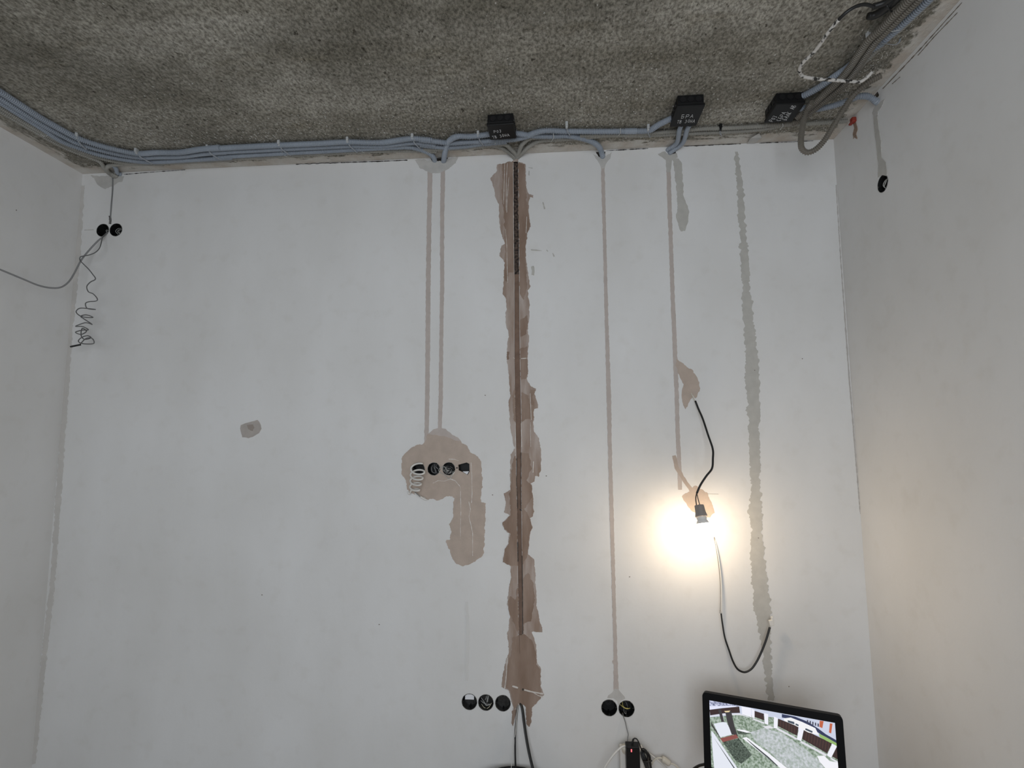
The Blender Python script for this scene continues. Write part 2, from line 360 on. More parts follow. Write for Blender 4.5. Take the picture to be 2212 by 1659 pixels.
# grey filler where conduits enter the wall
bp_([(896, 345), (915, 344), (934, 348), (962, 348), (976, 340), (990, 339), (984, 352), (970, 364), (950, 374), (930, 374), (908, 364)], M_greyf, 1.6, seed=2)
bp_([(1281, 333), (1292, 339), (1308, 338), (1322, 328), (1318, 342), (1308, 356), (1305, 364), (1299, 364), (1294, 352)], M_greyf, 1, seed=4)
bp_([(1421, 333), (1436, 327), (1446, 335), (1462, 331), (1464, 340), (1452, 346), (1448, 372), (1440, 372), (1438, 346)], M_damp, 1, seed=4)
bp_([(1452, 341), (1466, 343), (1473, 352), (1474, 380), (1477, 420), (1482, 440), (1489, 456), (1487, 476), (1480, 499), (1471, 500), (1466, 486), (1460, 470), (1464, 450), (1462, 420), (1459, 390), (1456, 362)], M_damp, 1.6, seed=6)
cl = [(1591, 328), (1595, 372), (1600, 420), (1602, 470), (1606, 520), (1609, 570), (1612, 620), (1615, 670), (1619, 720), (1624, 765), (1625, 810), (1628, 870), (1629, 930), (1630, 990), (1633, 1050), (1631, 1105), (1635, 1150), (1636, 1200), (1642, 1260), (1647, 1320), (1653, 1370), (1658, 1430), (1662, 1480), (1665, 1512)]
bp_(stripe(cl, [3.5, 6, 7, 7, 8, 9, 8.5, 10, 12, 13, 16, 14, 12, 11, 10, 15, 11, 15, 17, 18, 11, 9, 8, 7]), M_damp, 4.2, seed=8, name='damp_filled_chase')
bp_([(196, 379), (240, 381), (268, 381), (264, 392), (250, 398), (243, 402), (228, 408), (212, 400)], M_greyf, 2, seed=9)
# band of plaster under the window-side corner and corner seams
bp_(stripe([(176, 400), (163, 560), (150, 700), (141, 860), (128, 1050), (114, 1250), (92, 1450), (70, 1650)], [7, 10, 9, 6, 6, 5, 6, 7]), mat('corner_filler', (.60, .575, .545), .8, var=.04, vscale=12, bump=.2, bscale=100), 2.5, .0006, seed=11, name='corner_filler')
bp_(stripe([(1806, 400), (1816, 560), (1826, 700), (1833, 800), (1846, 960), (1858, 1110)], [.8, 1.0, 1.2, 1.4, 1.2, .7]), mat('corner_crack_filler', (.47, .445, .42), .85), .8, .0006, seed=12, name='corner_seam')
# small round patch
z = lambda pts: Z(500, 880, .07837, pts)
bp_(z([(260, 490), (390, 430), (540, 400), (720, 345), (770, 400), (810, 490), (828, 590), (760, 700), (680, 760), (580, 815), (470, 850), (400, 825), (300, 825), (265, 680), (240, 580)]), mat('greyish_filler', (.44, .40, .37), .8, var=.06, vscale=30), .5, seed=13)
bp_(z([(430, 485), (600, 470), (610, 530), (635, 560), (600, 600), (590, 655), (540, 645), (460, 590)]), mat('greybrown_filler', (.33, .285, .25), .8), .3, .0006, .0009, seed=14)
# big tan patch around the recessed boxes
z = lambda pts: Z(800, 880, .22906, pts)
TANP = z([(512, 330), (540, 260), (620, 205), (690, 205), (760, 255), (830, 290), (860, 330), (920, 365), (945, 425), (1010, 460), (1045, 510), (1052, 620), (1055, 720), (1048, 800), (1035, 860), (1055, 890), (1092, 905), (1085, 1020), (1078, 1180), (1070, 1370), (1050, 1410), (990, 1450), (930, 1480), (870, 1495), (810, 1475), (775, 1425), (750, 1350), (712, 1270), (720, 1250), (755, 1240), (760, 1150), (745, 1100), (775, 1060), (785, 920), (790, 860), (770, 835), (715, 840), (680, 865), (630, 880), (590, 860), (540, 870), (470, 830), (400, 815), (345, 770), (335, 690), (300, 640), (290, 560), (295, 490), (330, 430), (380, 390), (430, 355), (490, 345)])
def cut_patch(name, outer_px, holes2, mt, th=.0008, amp=1.6, seed=0):
    out = [(p.x, p.z) for p in (P(x, y) for x, y in jitter(outer_px, amp, 1.8, seed))]
    o = slab(name, out, holes2, lambda u, v: Vector((u, -th, v)), Vector((0, 1, 0)), th+.0004, [mt, mt]); o.parent = wall_back; return o
cut_patch('filler_patch', TANP, [circ(x, y, .0293) for x, y in TV]+[pxpoly(TVHOLE4)], M_tan, .0009, 1.8, 21)
bp_(z([(545, 250), (600, 205), (650, 190), (710, 205), (780, 260), (830, 290), (850, 320), (800, 310), (740, 285), (690, 270), (620, 262)]), M_pale, 1, .0006, .0007, seed=22)
for q, w in [([(850, 745), (852, 850), (855, 980), (850, 1130), (852, 1240)], .5), ([(950, 520), (958, 640), (960, 800), (955, 900)], .6), ([(930, 890), (945, 960), (930, 1030), (945, 1090), (965, 1180), (965, 1400)], .7), ([(590, 715), (640, 690), (700, 695), (755, 675), (800, 690), (845, 745)], .7), ([(755, 675), (765, 650), (795, 610)], .7), ([(740, 488), (800, 490), (830, 505)], .8)]:
    bp_(stripe(z(q), w), M_white, .6, .0007, .0008, name='ridge_of_filler', seed=len(q), step=2.0)
# the long brown band: pale wash, then darker smears
z4 = lambda p: Z(1000, 330, .2231, p); z5 = lambda p: Z(1000, 700, .24121, p); z6 = lambda p: Z(1000, 1080, .30139, p)
washL = z4([(487, 90), (330, 115), (325, 180), (265, 250), (295, 340), (320, 450), (345, 500), (352, 640), (365, 760), (410, 880), (370, 900), (355, 1000), (405, 1060), (395, 1200), (385, 1370), (420, 1420), (412, 1640)]) + \
    z5([(390, 20), (410, 110), (395, 210), (395, 330), (410, 460), (415, 530), (425, 640), (405, 690), (418, 800), (425, 930), (445, 1050), (465, 1110), (430, 1170), (420, 1350), (425, 1480), (365, 1520), (385, 1600)]) + \
    z6([(295, 90), (335, 110), (280, 170), (300, 215), (330, 240), (325, 310), (300, 350), (285, 440), (340, 470), (345, 540), (325, 660), (318, 740), (335, 830), (330, 900), (318, 960), (330, 1080), (300, 1180), (275, 1340), (330, 1365), (345, 1430), (360, 1490), (348, 1600), (360, 1620)])
washR = z4([(535, 85), (605, 110), (612, 330), (640, 400), (685, 410), (680, 440), (650, 430), (632, 480), (640, 600), (655, 710), (620, 800), (605, 960), (625, 1150), (655, 1290), (625, 1330), (645, 1480), (640, 1640)]) + \
    z5([(580, 20), (590, 130), (580, 290), (585, 450), (575, 490), (610, 560), (660, 580), (640, 620), (675, 720), (670, 755), (635, 765), (635, 860), (625, 880), (640, 970), (680, 1020), (705, 1170), (695, 1300), (680, 1365), (645, 1360), (640, 1410), (605, 1430), (625, 1540), (630, 1640)]) + \
    z6([(510, 80), (500, 120), (480, 130), (497, 200), (475, 260), (465, 390), (510, 420), (520, 560), (530, 760), (570, 945), (495, 945), (520, 1020), (530, 1170), (560, 1210), (558, 1330), (580, 1400), (545, 1430), (495, 1490), (490, 1590), (475, 1625), (460, 1600)])
mid_bottom = z6([(455, 1500), (445, 1470), (400, 1462), (385, 1500), (375, 1560)])
SLc = SLOT
cut_patch('brown_plaster_band', washL[::-1]+washR+mid_bottom, [pxpoly([(x+(-.6 if x < 1117+(y-350)*.012 else .6), y) for x, y in SLOT])], M_wash, .0007, 1.5, 31)
DK = []
DK.append(z4([(375, 110), (487, 80), (490, 400), (492, 700), (495, 1150), (440, 1160), (430, 1250), (405, 1240), (400, 1080), (412, 960), (405, 850), (400, 700), (395, 560), (378, 420), (385, 260)]))
DK.append(z4([(535, 95), (600, 115), (610, 330), (620, 500), (650, 700), (620, 800), (603, 960), (612, 1080), (620, 1300), (590, 1420), (560, 1400), (550, 1300), (545, 1100), (540, 700)]))
DK.append(z4([(555, 1620), (620, 1575), (632, 1640), (615, 1750), (556, 1760)]))
DK.append(z5([(512, 215), (575, 200), (575, 300), (582, 440), (560, 490), (520, 500)]))
DK.append(z5([(514, 20), (575, 20), (560, 90), (514, 120)]))
DK.append(z5([(395, 245), (415, 245), (410, 320), (392, 318)]))
DK.append(z5([(465, 540), (475, 880), (455, 865), (445, 640)]))
DK.append(z5([(525, 610), (585, 640), (600, 720), (612, 850), (555, 850), (525, 880)]))
DK.append(z5([(600, 580), (650, 590), (625, 650), (640, 740), (612, 720)]))
DK.append(z5([(525, 1150), (590, 1160), (615, 1290), (570, 1400), (615, 1440), (625, 1540), (590, 1600), (560, 1650), (525, 1655)]))
DK.append(z5([(470, 1140), (480, 1400), (485, 1655), (430, 1655), (415, 1530), (430, 1440), (440, 1250)]))
DK.append(z6([(345, 0), (388, 0), (390, 300), (395, 470), (345, 470), (285, 445), (300, 360), (325, 320), (340, 240), (300, 210), (285, 165), (340, 110)]))
DK.append(z6([(425, 0), (440, 60), (480, 130), (497, 200), (475, 260), (465, 390), (440, 440), (425, 470)]))
DK.append(z6([(430, 560), (470, 520), (505, 600), (515, 720), (490, 870), (440, 880), (432, 960)]))
DK.append(z6([(395, 600), (400, 960), (360, 870), (330, 800), (322, 720), (340, 690), (375, 720)]))
DK.append(z6([(400, 970), (440, 960), (490, 1000), (520, 1080), (530, 1180), (558, 1215), (555, 1335), (560, 1420), (495, 1490), (490, 1590), (475, 1622), (455, 1600), (450, 1480), (430, 1462), (390, 1470), (370, 1500), (350, 1430), (340, 1370), (310, 1340), (320, 1180), (345, 1100), (355, 990)]))
DK.append(z6([(350, 1510), (380, 1500), (372, 1560), (358, 1620), (348, 1600)]))
for i, q in enumerate(DK): bp_(q, M_brown, 1.7, .0005, .0008, name='brown_plaster_smear', seed=40+i, step=1.6)
for q, w in [([(405, 110), (400, 300), (395, 500)], .45), ([(430, 100), (420, 300), (418, 560)], .45), ([(445, 240), (430, 420), (425, 580)], .4), ([(412, 740), (425, 900), (432, 1260)], .4), ([(488, 100), (490, 700), (496, 1180)], .4), ([(618, 620), (612, 780)], .5)]:
    bp_(stripe(z4(q), w), M_white, .3, .0006, .0011, name='scraped_ridge', seed=1, step=2.0)
for q, w in [([(603, 620), (612, 860)], .5), ([(605, 880), (608, 1100)], .4), ([(632, 1230), (628, 1330)], .8), ([(455, 300), (462, 310)], .8), ([(520, 310), (570, 306)], .8), ([(470, 890), (468, 1180)], .5), ([(522, 890), (526, 1100)], .7)]:
    bp_(stripe(z5(q), w), M_white, .3, .0006, .0011, name='scraped_ridge', seed=2, step=2.0)
for q, w in [([(355, 1332), (395, 1345)], 1.6), ([(440, 1360), (500, 1375), (578, 1388)], 1.5), ([(500, 1376), (540, 1400), (575, 1412)], .7), ([(318, 1130), (312, 1250), (300, 1350)], .8)]:
    bp_(stripe(z6(q), w), M_white, .5, .0006, .0013, name='white_scrape', seed=3, step=2.0)
for q, w in [([(393, 300), (395, 440)], .7), ([(415, 60), (412, 300), (418, 420)], .55), ([(400, 0), (390, 200)], .4), ([(424, 400), (428, 700), (430, 960)], .7), ([(405, 960), (408, 1100)], .4), ([(430, 1350), (430, 1364)], 1.5), ([(408, 66), (420, 76)], 1.3)]:
    bp_(stripe(z6(q), w), M_crack if w > .6 else M_bed, .2, .0006, .0012, name='groove_mark', seed=3, step=2.0)
for q, w in [([(484, 1200), (480, 1400), (492, 1650)], .35), ([(521, 1150), (519, 1650)], .4)]:
    bp_(stripe(z5(q), w), M_crack, .2, .0006, .0012, name='groove_mark', seed=3, step=2.0)
# small smears on bare wall
for q, w in [([(775, 480), (782, 505), (792, 545)], 1.2), ([(660, 940), (720, 945), (760, 950)], .8), ([(810, 940), (822, 955)], .9), ([(868, 972), (884, 1005)], .8), ([(640, 175), (640, 220)], 1.2), ([(632, 142), (675, 150)], .6), ([(672, 1100), (682, 1140), (676, 1185)], 3.0)]:
    bp_(stripe(z4(q), w), M_damp, .8, .0004, name='smear', seed=5, step=1.5)
for x, y in [(35, 454), (1048, 854), (1064, 1069), (1733, 775), (1630, 800), (819, 1349), (1360, 1246), (1704, 1483), (1180, 1028), (566, 1285), (1638, 1162)]:
    bp_([(x-1, y-.8), (x+1, y-.9), (x+1.2, y+.8), (x-.8, y+1)], M_raw, 0, .0004, name='speck', pl='l' if x < 60 else 'b')
bp_(stripe([(183, 497), (202, 496.5)], .6), M_damp, .2, .0004, name='scratch')
bp_(stripe([(1529, 1067), (1552, 1067.5)], .5), M_damp, .1, .0004, name='scratch')
bp_(stripe([(1008, 1300), (1011, 1380), (1008, 1470)], [3, 4, 3]), mat('faint_filler', (.685, .675, .655), .8), 1.5, .0004, seed=17)
for q, w in [([(640, 353.8), (720, 351), (800, 348.5), (880, 345.2)], .6), ([(1478, 315), (1560, 311.5), (1600, 310)], .55), ([(1640, 308.5), (1700, 306), (1757, 303.5)], .5), ([(1310, 325), (1360, 322), (1400, 320)], .4), ([(268, 376), (330, 371), (400, 366)], .25), ([(934, 343), (966, 340)], 1.5)]:
    bp_(stripe([(x, y+1.0) for x, y in q], w), M_crack, .8, .0006, name='crack', seed=19, step=2.0)
for q, w in [([(2076, 4), (2040, 44), (1990, 100)], .45), ([(1990, 100), (1950, 143), (1905, 190)], .6), ([(2066, 26), (2016, 78), (1981, 118)], .45), ([(1942, 165), (1925, 180)], .4)]:
    bp_(stripe([(x+2.5, y+1.5) for x, y in q], w), M_raw, .5, .0006, name='crack', pl='r', seed=23, step=2.0)
# right wall: drip-shaped filler over the round box and rust streak
z5b = lambda p: Z(1600, 0, .27667, p)
bp_(z5b([(1040, 905), (1070, 905), (1080, 1000), (1098, 1100), (1104, 1230), (1135, 1270), (1146, 1340), (1140, 1372), (1105, 1366), (1075, 1385), (1078, 1290), (1065, 1150), (1045, 1000)]), M_damp, .7, pl='r', seed=25)
bp_(z5b([(1030, 880), (1050, 830), (1085, 800), (1130, 770), (1105, 830), (1075, 870), (1075, 905), (1040, 905)]), M_greyf, 1, pl='r', seed=26)
bp_(z5b([(880, 960), (905, 955), (912, 1010), (905, 1050), (912, 1085), (890, 1070), (882, 1085), (880, 1040), (890, 1000)]), M_rust, 1.0, pl='r', seed=27, name='rust_streak')
# scrap of plaster under the slab edge
sp = mesh('plaster_lump', path([(1612, 312, 'c', .001), (1640, 288, 'c', .004), (1645, 297, 'c', .012), (1632, 309, 'c', .006), (1622, 298, 'c', .02)]), [(0, 4, 3), (0, 1, 4), (1, 2, 4), (2, 3, 4), (0, 3, 2, 1)], M_greyf, ceiling)
# flecks of plaster stuck to the slab, thickest along the far wall and by the right-hand wall
fr_ = random.Random(11); V, Fc = [], []
def fleck(x, y, a, b, ang):
    b0 = len(V); h = fr_.uniform(.0006, .0016)
    for k in range(6):
        t = 2*math.pi*k/6; rr = fr_.uniform(.7, 1.2); u_, v_ = a*rr*math.cos(t), b*rr*math.sin(t)
        V.append((x+u_*math.cos(ang)-v_*math.sin(ang), y+u_*math.sin(ang)+v_*math.cos(ang), H-.0001))
    V.append((x, y, H-h-.0008))
    for k in range(6): Fc.append((b0+k, b0+6, b0+(k+1) % 6))
for i in range(5200):
    if i < 4400:
        x = fr_.uniform(.12, W-.1); y = -.06-abs(fr_.gauss(0, .23)); keep = noise.noise(Vector((x*3.1, y*4, 2)))+.35 > fr_.random()*.9
    else:
        y = -fr_.uniform(.05, 1.1); x = W-.07-abs(fr_.gauss(0, .07)); keep = True
    if not keep: continue
    s_ = fr_.uniform(.0005, .0017)*(1.5 if fr_.random() < .12 else 1)
    fleck(x, y, s_, s_*fr_.uniform(1, 2.6), fr_.uniform(-.7, .7))
fk = mesh('plaster_flecks', V, Fc, mat('white_plaster_fleck', (.62, .605, .57), .8), ceiling); fk['kind'] = 'stuff'
# ------------------------------------------------------------------ recessed socket boxes
def socket_box(px, py, label, group, r=SR, pl='b', depth=.045, posts=True, tilt=0, body_mat=None):
    c = P(px, py, pl); n = -NRM[pl]; u = Vector((1, 0, 0)) if pl == 'b' else Vector((0, -1, 0)); v = Vector((0, 0, 1))
    t = thing('socket_box', c, label, 'socket box', group)
    k = 32; prof = [(r-.0006, -.0006), (r-.0006, depth), (0.0, depth), (0, depth-.0015), (r-.0024, depth-.0015), (r-.0024, .0), (r-.0016, -.0012)]
    V, Fc = [], []
    for (rr, d) in prof:
        for i in range(k):
            a = 2*math.pi*i/k
            notch = .0035 if (d < .001 and i % 8 in (0,)) else 0
            V.append(c+u*(rr*math.cos(a))+v*(rr*math.sin(a))+n*(d+notch))
    m_ = len(prof)
    for j in range(m_):
        for i in range(k): Fc.append((j*k+i, j*k+(i+1) % k, ((j+1) % m_)*k+(i+1) % k, ((j+1) % m_)*k+i))
    o = mesh('body', V, Fc, body_mat or M_blk2, t)
    V, Fc = [], []
    for i in range(5):
        a0 = 2*math.pi*i/5+tilt
        tubegeo(V, Fc, [c+u*((r-.0012)*math.cos(a0+q*.17))+v*((r-.0012)*math.sin(a0+q*.17))-n*.0006 for q in range(7)], .0009, 5, .004)
    mesh('worn_rim', V, Fc, mat('plaster_worn_rim', (.22, .215, .205), .7), t, True)
    if posts:
        for s in (0, 1, 2, 3):
            a = math.radians(90*s+tilt); q = c+u*((r-.0055)*math.cos(a))+v*((r-.0055)*math.sin(a))
            V, Fc = [], []; tubegeo(V, Fc, [q+n*.004, q+n*(depth-.001)], .0032, 8, .01); po = mesh('screw_post', V, Fc, M_blk2, t)
        V, Fc = [], []
        for rr in (.011, .006):
            tubegeo(V, Fc, [c+u*(rr*math.cos(i*math.pi/10))+v*(rr*math.sin(i*math.pi/10))+n*(depth-.0022)+v*.004 for i in range(21)], .0006, 6, .003)
        mesh('knockout_ring', V, Fc, mat('worn_black_plastic', (.05, .05, .05), .4), t, True)
    return t, c, u, v, n
def wires(t, c, u, v, n, specs, mt, r=.0011, name='wire'):
    """specs: list of polylines in (u, v, depth) millimetres"""
    for q in specs:
        tube(name, [c+u*(a*.001)+v*(b*.001)+n*(d*.001) for a, b, d in q], r, mt, t, 6, .002)
M_blklit = mat('black_plastic_lit_look', (.03, .029, .027), .33, spec=.45, var=.4, vscale=90)  # paler, glossier black; light reflected inside the low boxes goes into the colour
M_wg = mat('pale_wire', (.45, .45, .43), .45)
g1 = 'pair of recessed boxes high on the left'
t, *fr = socket_box(*SOCK[0], 'black recessed socket box with grey cables coming out, high on the left', g1, tilt=20)
wires(t, *fr, [[(-5, 8, 30), (6, 4, 12), (12, -4, 10), (4, -12, 20)], [(2, -2, 26), (8, 8, 14), (16, 2, 16)]], M_wg)
t, *fr = socket_box(*SOCK[1], 'black recessed socket box with looped wires inside, right one of the high left pair', g1, tilt=20)
wires(t, *fr, [[(16, 14, 20), (2, 10, 10), (-8, -4, 8), (0, -18, 16)], [(18, 6, 20), (8, 4, 10), (2, -6, 8), (10, -16, 16)], [(6, 12, 26), (-2, 2, 20), (4, -10, 22)]], M_wg)
g2 = 'row of three recessed boxes low beside the brown band'
t, c, u, v, n = socket_box(*SOCK[2], 'black recessed socket box with a white tab at its top, leftmost of three', g2, body_mat=M_blklit)
mesh('gypsum_tab', [c+u*a+v*b+n*d for d in (.003, .007) for a, b in [(-.019, .008), (.019, .008), (.019, .022), (.012, .029), (-.010, .029), (-.019, .022)]], [(5, 4, 3, 2, 1, 0), (6, 7, 8, 9, 10, 11)]+[(i, (i+1) % 6, 6+(i+1) % 6, 6+i) for i in range(6)], M_gyps, t)
t, *fr = socket_box(*SOCK[3], 'black recessed socket box full of crossing wires, middle of three', g2, body_mat=M_blklit)
wires(t, *fr, [[(0, 26, 26), (0, 14, 12), (-5, 4, 14)], [(8, 28, 26), (5, 10, 8), (2, -6, 14)], [(12, 26, 26), (8, 10, 9), (6, -4, 14)], [(-28, -1, 26), (-14, -4, 10), (2, -10, 8), (14, -12, 14)], [(-24, 8, 26), (-8, -4, 12), (2, -16, 8), (18, -12, 14)]], M_wg, .0014)
wires(t, *fr, [[(-22, -18, 26), (-8, -26, 12), (8, -26, 10), (22, -10, 20)]], mat('cream_wire', (.6, .55, .4), .45), .0014)
socket_box(*SOCK[4], 'empty black recessed socket box with knockout rings, touching the brown band', g2, depth=.036, body_mat=M_blklit)
g3 = 'pair of recessed boxes low near the monitor'
t, *fr = socket_box(*SOCK[5], 'black recessed socket box without wires, left one below the thin filled chase', g3)
t, *fr = socket_box(*SOCK[6], 'black recessed socket box with yellow wire, right one below the thin filled chase', g3)
wires(t, *fr, [[(-26, 8, 24), (-10, 0, 10), (4, -4, 8), (16, -2, 12)], [(-14, 18, 28), (-12, 4, 12), (-2, -2, 10), (8, -3, 12)]], M_copper, .0015)
wires(t, *fr, [[(0, 16, 30), (4, 8, 24), (8, -2, 22)], [(-10, -4, 14), (-8, -18, 6), (-2, -22, 4), (-2, -12, 12)]], M_cabg)
g4 = 'recessed boxes in the tan filler patch'
socket_box(*TV[0], 'black recessed box behind the white coiled cable, leftmost in tan patch', g4, r=.029)
t, *fr = socket_box(*TV[1], 'black recessed box with bent grey wires, second in tan patch', g4, r=.029, posts=False)
wires(t, *fr, [[(-8, 18, 28), (-12, 4, 8), (-8, -14, 10), (4, -20, 20)], [(4, 24, 26), (0, 8, 6), (8, -8, 6), (12, -22, 18)], [(12, 24, 26), (8, 10, 6), (18, 0, 6)], [(-4, 22, 26), (4, 0, 8), (6, -20, 14)]], M_cabg, .002)
t, c, u, v, n = socket_box(*TV[2], 'black recessed box stuffed with a tangle of thin wires in tan patch', g4, r=.029, posts=False)
rr = random.Random(4)
for i in range(9):
    a0 = rr.uniform(0, 6.28); ca = rr.uniform(-12, 4); cb = rr.uniform(-14, 4); R1 = rr.uniform(9, 20); R2 = R1*rr.uniform(.4, .8); rot = rr.uniform(-.6, .6)
    q = []
    for k in range(9):
        a = a0+k*.75; x = R1*math.cos(a); y = R2*math.sin(a)
        q.append((ca+x*math.cos(rot)-y*math.sin(rot), cb+x*math.sin(rot)+y*math.cos(rot), rr.uniform(-10, 10)))
    wires(t, c, u, v, n, [q], [M_wg, M_cabg, M_cabb][i % 3], .0012)
wires(t, c, u, v, n, [[(-36, -18, -4), (-44, -8, -8), (-34, 6, -10), (-16, 8, -10), (-8, -6, -10), (0, -10, -6)], [(-40, -18, -4), (-18, -26, -8), (0, -42, -10), (14, -36, -8), (20, -10, 0)]], M_wg, .0014)
# fourth opening: squarish box
c = P(1002.5, 1011)
t = thing('socket_box', c, 'black squarish recess at the right end of the tan patch row', 'socket box', g4)
q = [P(x, y) for x, y in TVHOLE4]; nn = len(q); cc = sum(q, Vector())/nn
V = [p+Vector((0, .001, 0)) for p in q]+[p+Vector((0, .04, 0)) for p in q]
mesh('body', V, [(i, (i+1) % nn, nn+(i+1) % nn, nn+i) for i in range(nn)]+[tuple(range(nn, 2*nn))], M_blk2, t)
mesh('gypsum_tab', [P(x, y)+Vector((0, d, 0)) for d in (.002, .006) for x, y in [(999, 1018.5), (1013, 1018), (1009, 1025), (1004, 1022)]], [(0, 1, 2, 3), (7, 6, 5, 4)]+[(i, (i+1) % 4, 4+(i+1) % 4, 4+i) for i in range(4)], M_gyps, t)
tube('link_sleeve', path([(981, 1011, 'b', -.004), (993, 1010.5, 'b', -.004)]), .006, M_blk2, t, 10, .003, .2)
t, *fr = socket_box(RS[0], RS[1], 'black recessed socket box high on the right-hand wall', None, r=.034, pl='r')
wires(t, *fr, [[(10, 22, 26), (4, 10, 8), (-8, -4, 6), (-4, -20, 14)], [(0, 20, 26), (8, 6, 8), (-10, -10, 10), (-16, 2, 14)], [(-14, 10, 20), (-2, -6, 8), (14, 12, 10)]], M_wg, .0016)
# ------------------------------------------------------------------ conduits
R25, R20 = .0125, .0095
A_ = lambda p: Z(0, 150, .22604, p); B_ = lambda p: Z(400, 220, .27125, p); C_ = lambda p: Z(900, 200, .22604, p); D_ = lambda p: Z(1350, 180, .20344, p); E_ = z5b
def cpath(pts, off): return [P(q[0], q[1], q[2] if len(q) > 2 else 'c', q[3] if len(q) > 3 else off) for q in pts]
def conduit(pts, r, mt, label, group=None, off=None, corr=.27, name='conduit'):
    pp = cpath(pts, r+.004 if off is None else off)
    for p in pp: p.z = min(p.z, H-r-.0035)
    o = tube(name, pp, r, mt, None, 14, .00185, corr)
    for p in o.data.polygons: p.use_smooth = False
    return tag(o, label, 'conduit', group)
GB = 'grey conduits along the ceiling edge'
conduit(A_([(-160, 110), (0, 212), (200, 342), (400, 470), (600, 582), (740, 655), (900, 712), (1100, 765), (1300, 803), (1500, 795), (1720, 792), (1900, 765), (2100, 745)]) + B_([(180, 374), (480, 358), (750, 345), (1050, 332), (1290, 320), (1560, 324), (1810, 293), (1960, 306)]) + C_([(30, 448), (200, 470), (310, 482), (470, 474), (640, 466), (760, 458), (930, 446), (1050, 418), (1130, 385), (1220, 366), (1430, 370), (1800, 372), (2100, 368)]) + D_([(0, 508), (150, 508), (260, 500), (350, 445), (440, 398), (520, 362)]),
        R25, M_blue, 'long blue-grey corrugated conduit nearest the room, from left corner to the middle black box', GB)
conduit(A_([(-160, 175), (0, 272), (200, 400), (400, 524), (600, 636), (760, 712), (1000, 782), (1200, 824), (1350, 842), (1500, 838), (1720, 832), (1950, 806), (2160, 790)]) + B_([(200, 404), (480, 390), (760, 376), (1050, 363), (1300, 352), (1560, 352), (1820, 328), (1980, 345)]) + C_([(40, 500), (250, 524), (450, 514), (600, 494), (760, 480), (860, 470)]),
        R25*.9, M_blue, 'second blue-grey conduit of the left bundle, ending under the left black box', GB)
conduit(A_([(-160, 215), (0, 312), (200, 438), (400, 562), (600, 690), (760, 752), (950, 815), (1200, 862), (1400, 882), (1800, 864), (2212, 838)]) + B_([(240, 440), (500, 424), (780, 408), (1100, 392), (1390, 376), (1640, 364), (1790, 362), (1900, 388), (1960, 420), (1985, 448, 'b', .012), (1985, 452, 'b', -.04)]),
        R25*.95, M_blue, 'blue-grey conduit of the left bundle that bends into the wall at a notch', GB)
conduit(A_([(-160, 268), (0, 362), (300, 545), (600, 706), (800, 795), (1000, 858), (1180, 892), (1400, 898), (1800, 884), (2212, 862)]) + B_([(240, 462), (500, 446), (780, 430), (1100, 412), (1390, 398), (1700, 388), (2000, 396)]) + C_([(0, 545), (300, 540), (560, 520), (760, 500), (850, 500), (900, 540), (950, 600, 'b', .012), (950, 640, 'b', -.01)]),
        R20, M_beige, 'beige-grey conduit hugging the wall from the left corner to the open chase', GB)
conduit(A_([(-160, 305), (0, 398), (300, 572), (600, 738), (850, 838), (950, 880), (1000, 945), (1050, 1000, 'b', .012), (1095, 1026, 'b', .004), (1100, 1030, 'b', -.03)]),
        R20, M_beige, 'grey conduit coming along the left wall and dipping into the corner notch', GB)
conduit(A_([(1560, 905), (1300, 902), (1120, 908), (1035, 925), (1020, 950), (1050, 985, 'b', .02), (1105, 1018, 'b', .008), (1110, 1022, 'b', -.03)]),
        R20, M_beige, 'short conduit hooking back into the notch above the high left boxes', GB)
conduit(A_([(1080, 915), (1105, 940), (1130, 970, 'b', .014), (1148, 1000, 'b', .006), (1150, 1004, 'b', -.03)]), R20, M_blue, 'stub of grey conduit entering the wall in the left corner', GB, off=.014)
conduit(C_([(258, 655, 'b', -.03), (260, 645, 'b', .012), (272, 570, 'c', .02), (290, 500, 'c', .015), (320, 450, 'c', .014), (390, 420), (500, 420), (600, 412), (700, 398)]), R25, M_blue, 'conduit rising from the wall notch and running to the left black box', GB)
conduit(C_([(885, 380), (960, 390), (1100, 412), (1300, 418), (1430, 412), (1560, 432), (1680, 470), (1750, 530), (1775, 600, 'b', .012), (1778, 612, 'b', -.04)]), R25, M_blue, 'conduit leaving the left black box and bending down into the wall to its right', GB)
conduit(C_([(720, 505), (800, 520), (870, 560), (925, 615, 'b', .012), (935, 640, 'b', -.01)]), R20*.9, M_beige, 'lower of two short beige conduits entering the open chase from the left', GB, off=.009)
conduit(C_([(1400, 436), (1200, 430), (1080, 440), (1010, 495), (975, 560, 'b', .03), (960, 600, 'b', .008), (955, 625, 'b', -.01)]), R20, M_beige, 'upper beige conduit curving into the open chase from the right', GB)
conduit(D_([(-2, 552)])[::-1] + C_([(1800, 412), (1600, 432), (1300, 452), (1170, 465), (1080, 512), (1010, 575, 'b', .03), (975, 610, 'b', .008), (960, 640, 'b', -.01)]), R20, M_beige, 'lower beige conduit curving into the open chase from the right', GB)
conduit(C_([(1560, 412), (1800, 404), (2100, 402)]) + D_([(0, 542), (300, 528), (500, 512), (800, 485), (1000, 478), (1250, 468), (1500, 448)]) + E_([(200, 978), (350, 972), (600, 960), (830, 945)]), R20, M_beige, 'upper beige conduit along the wall edge running behind two black boxes to the right corner', GB)
conduit(D_([(0, 560), (300, 550), (600, 535), (1000, 518), (1300, 500), (1550, 472), (1700, 436), (1880, 385)]) + E_([(520, 880), (620, 800), (720, 725), (840, 630), (960, 490), (1080, 370), (1180, 275), (1240, 235), (1330, 150), (1480, 5), (1560, -70)]), R20, M_beige, 'lower beige conduit along the wall edge that turns up along the right-hand wall', GB)
GR = 'conduits along the right-hand ceiling edge'
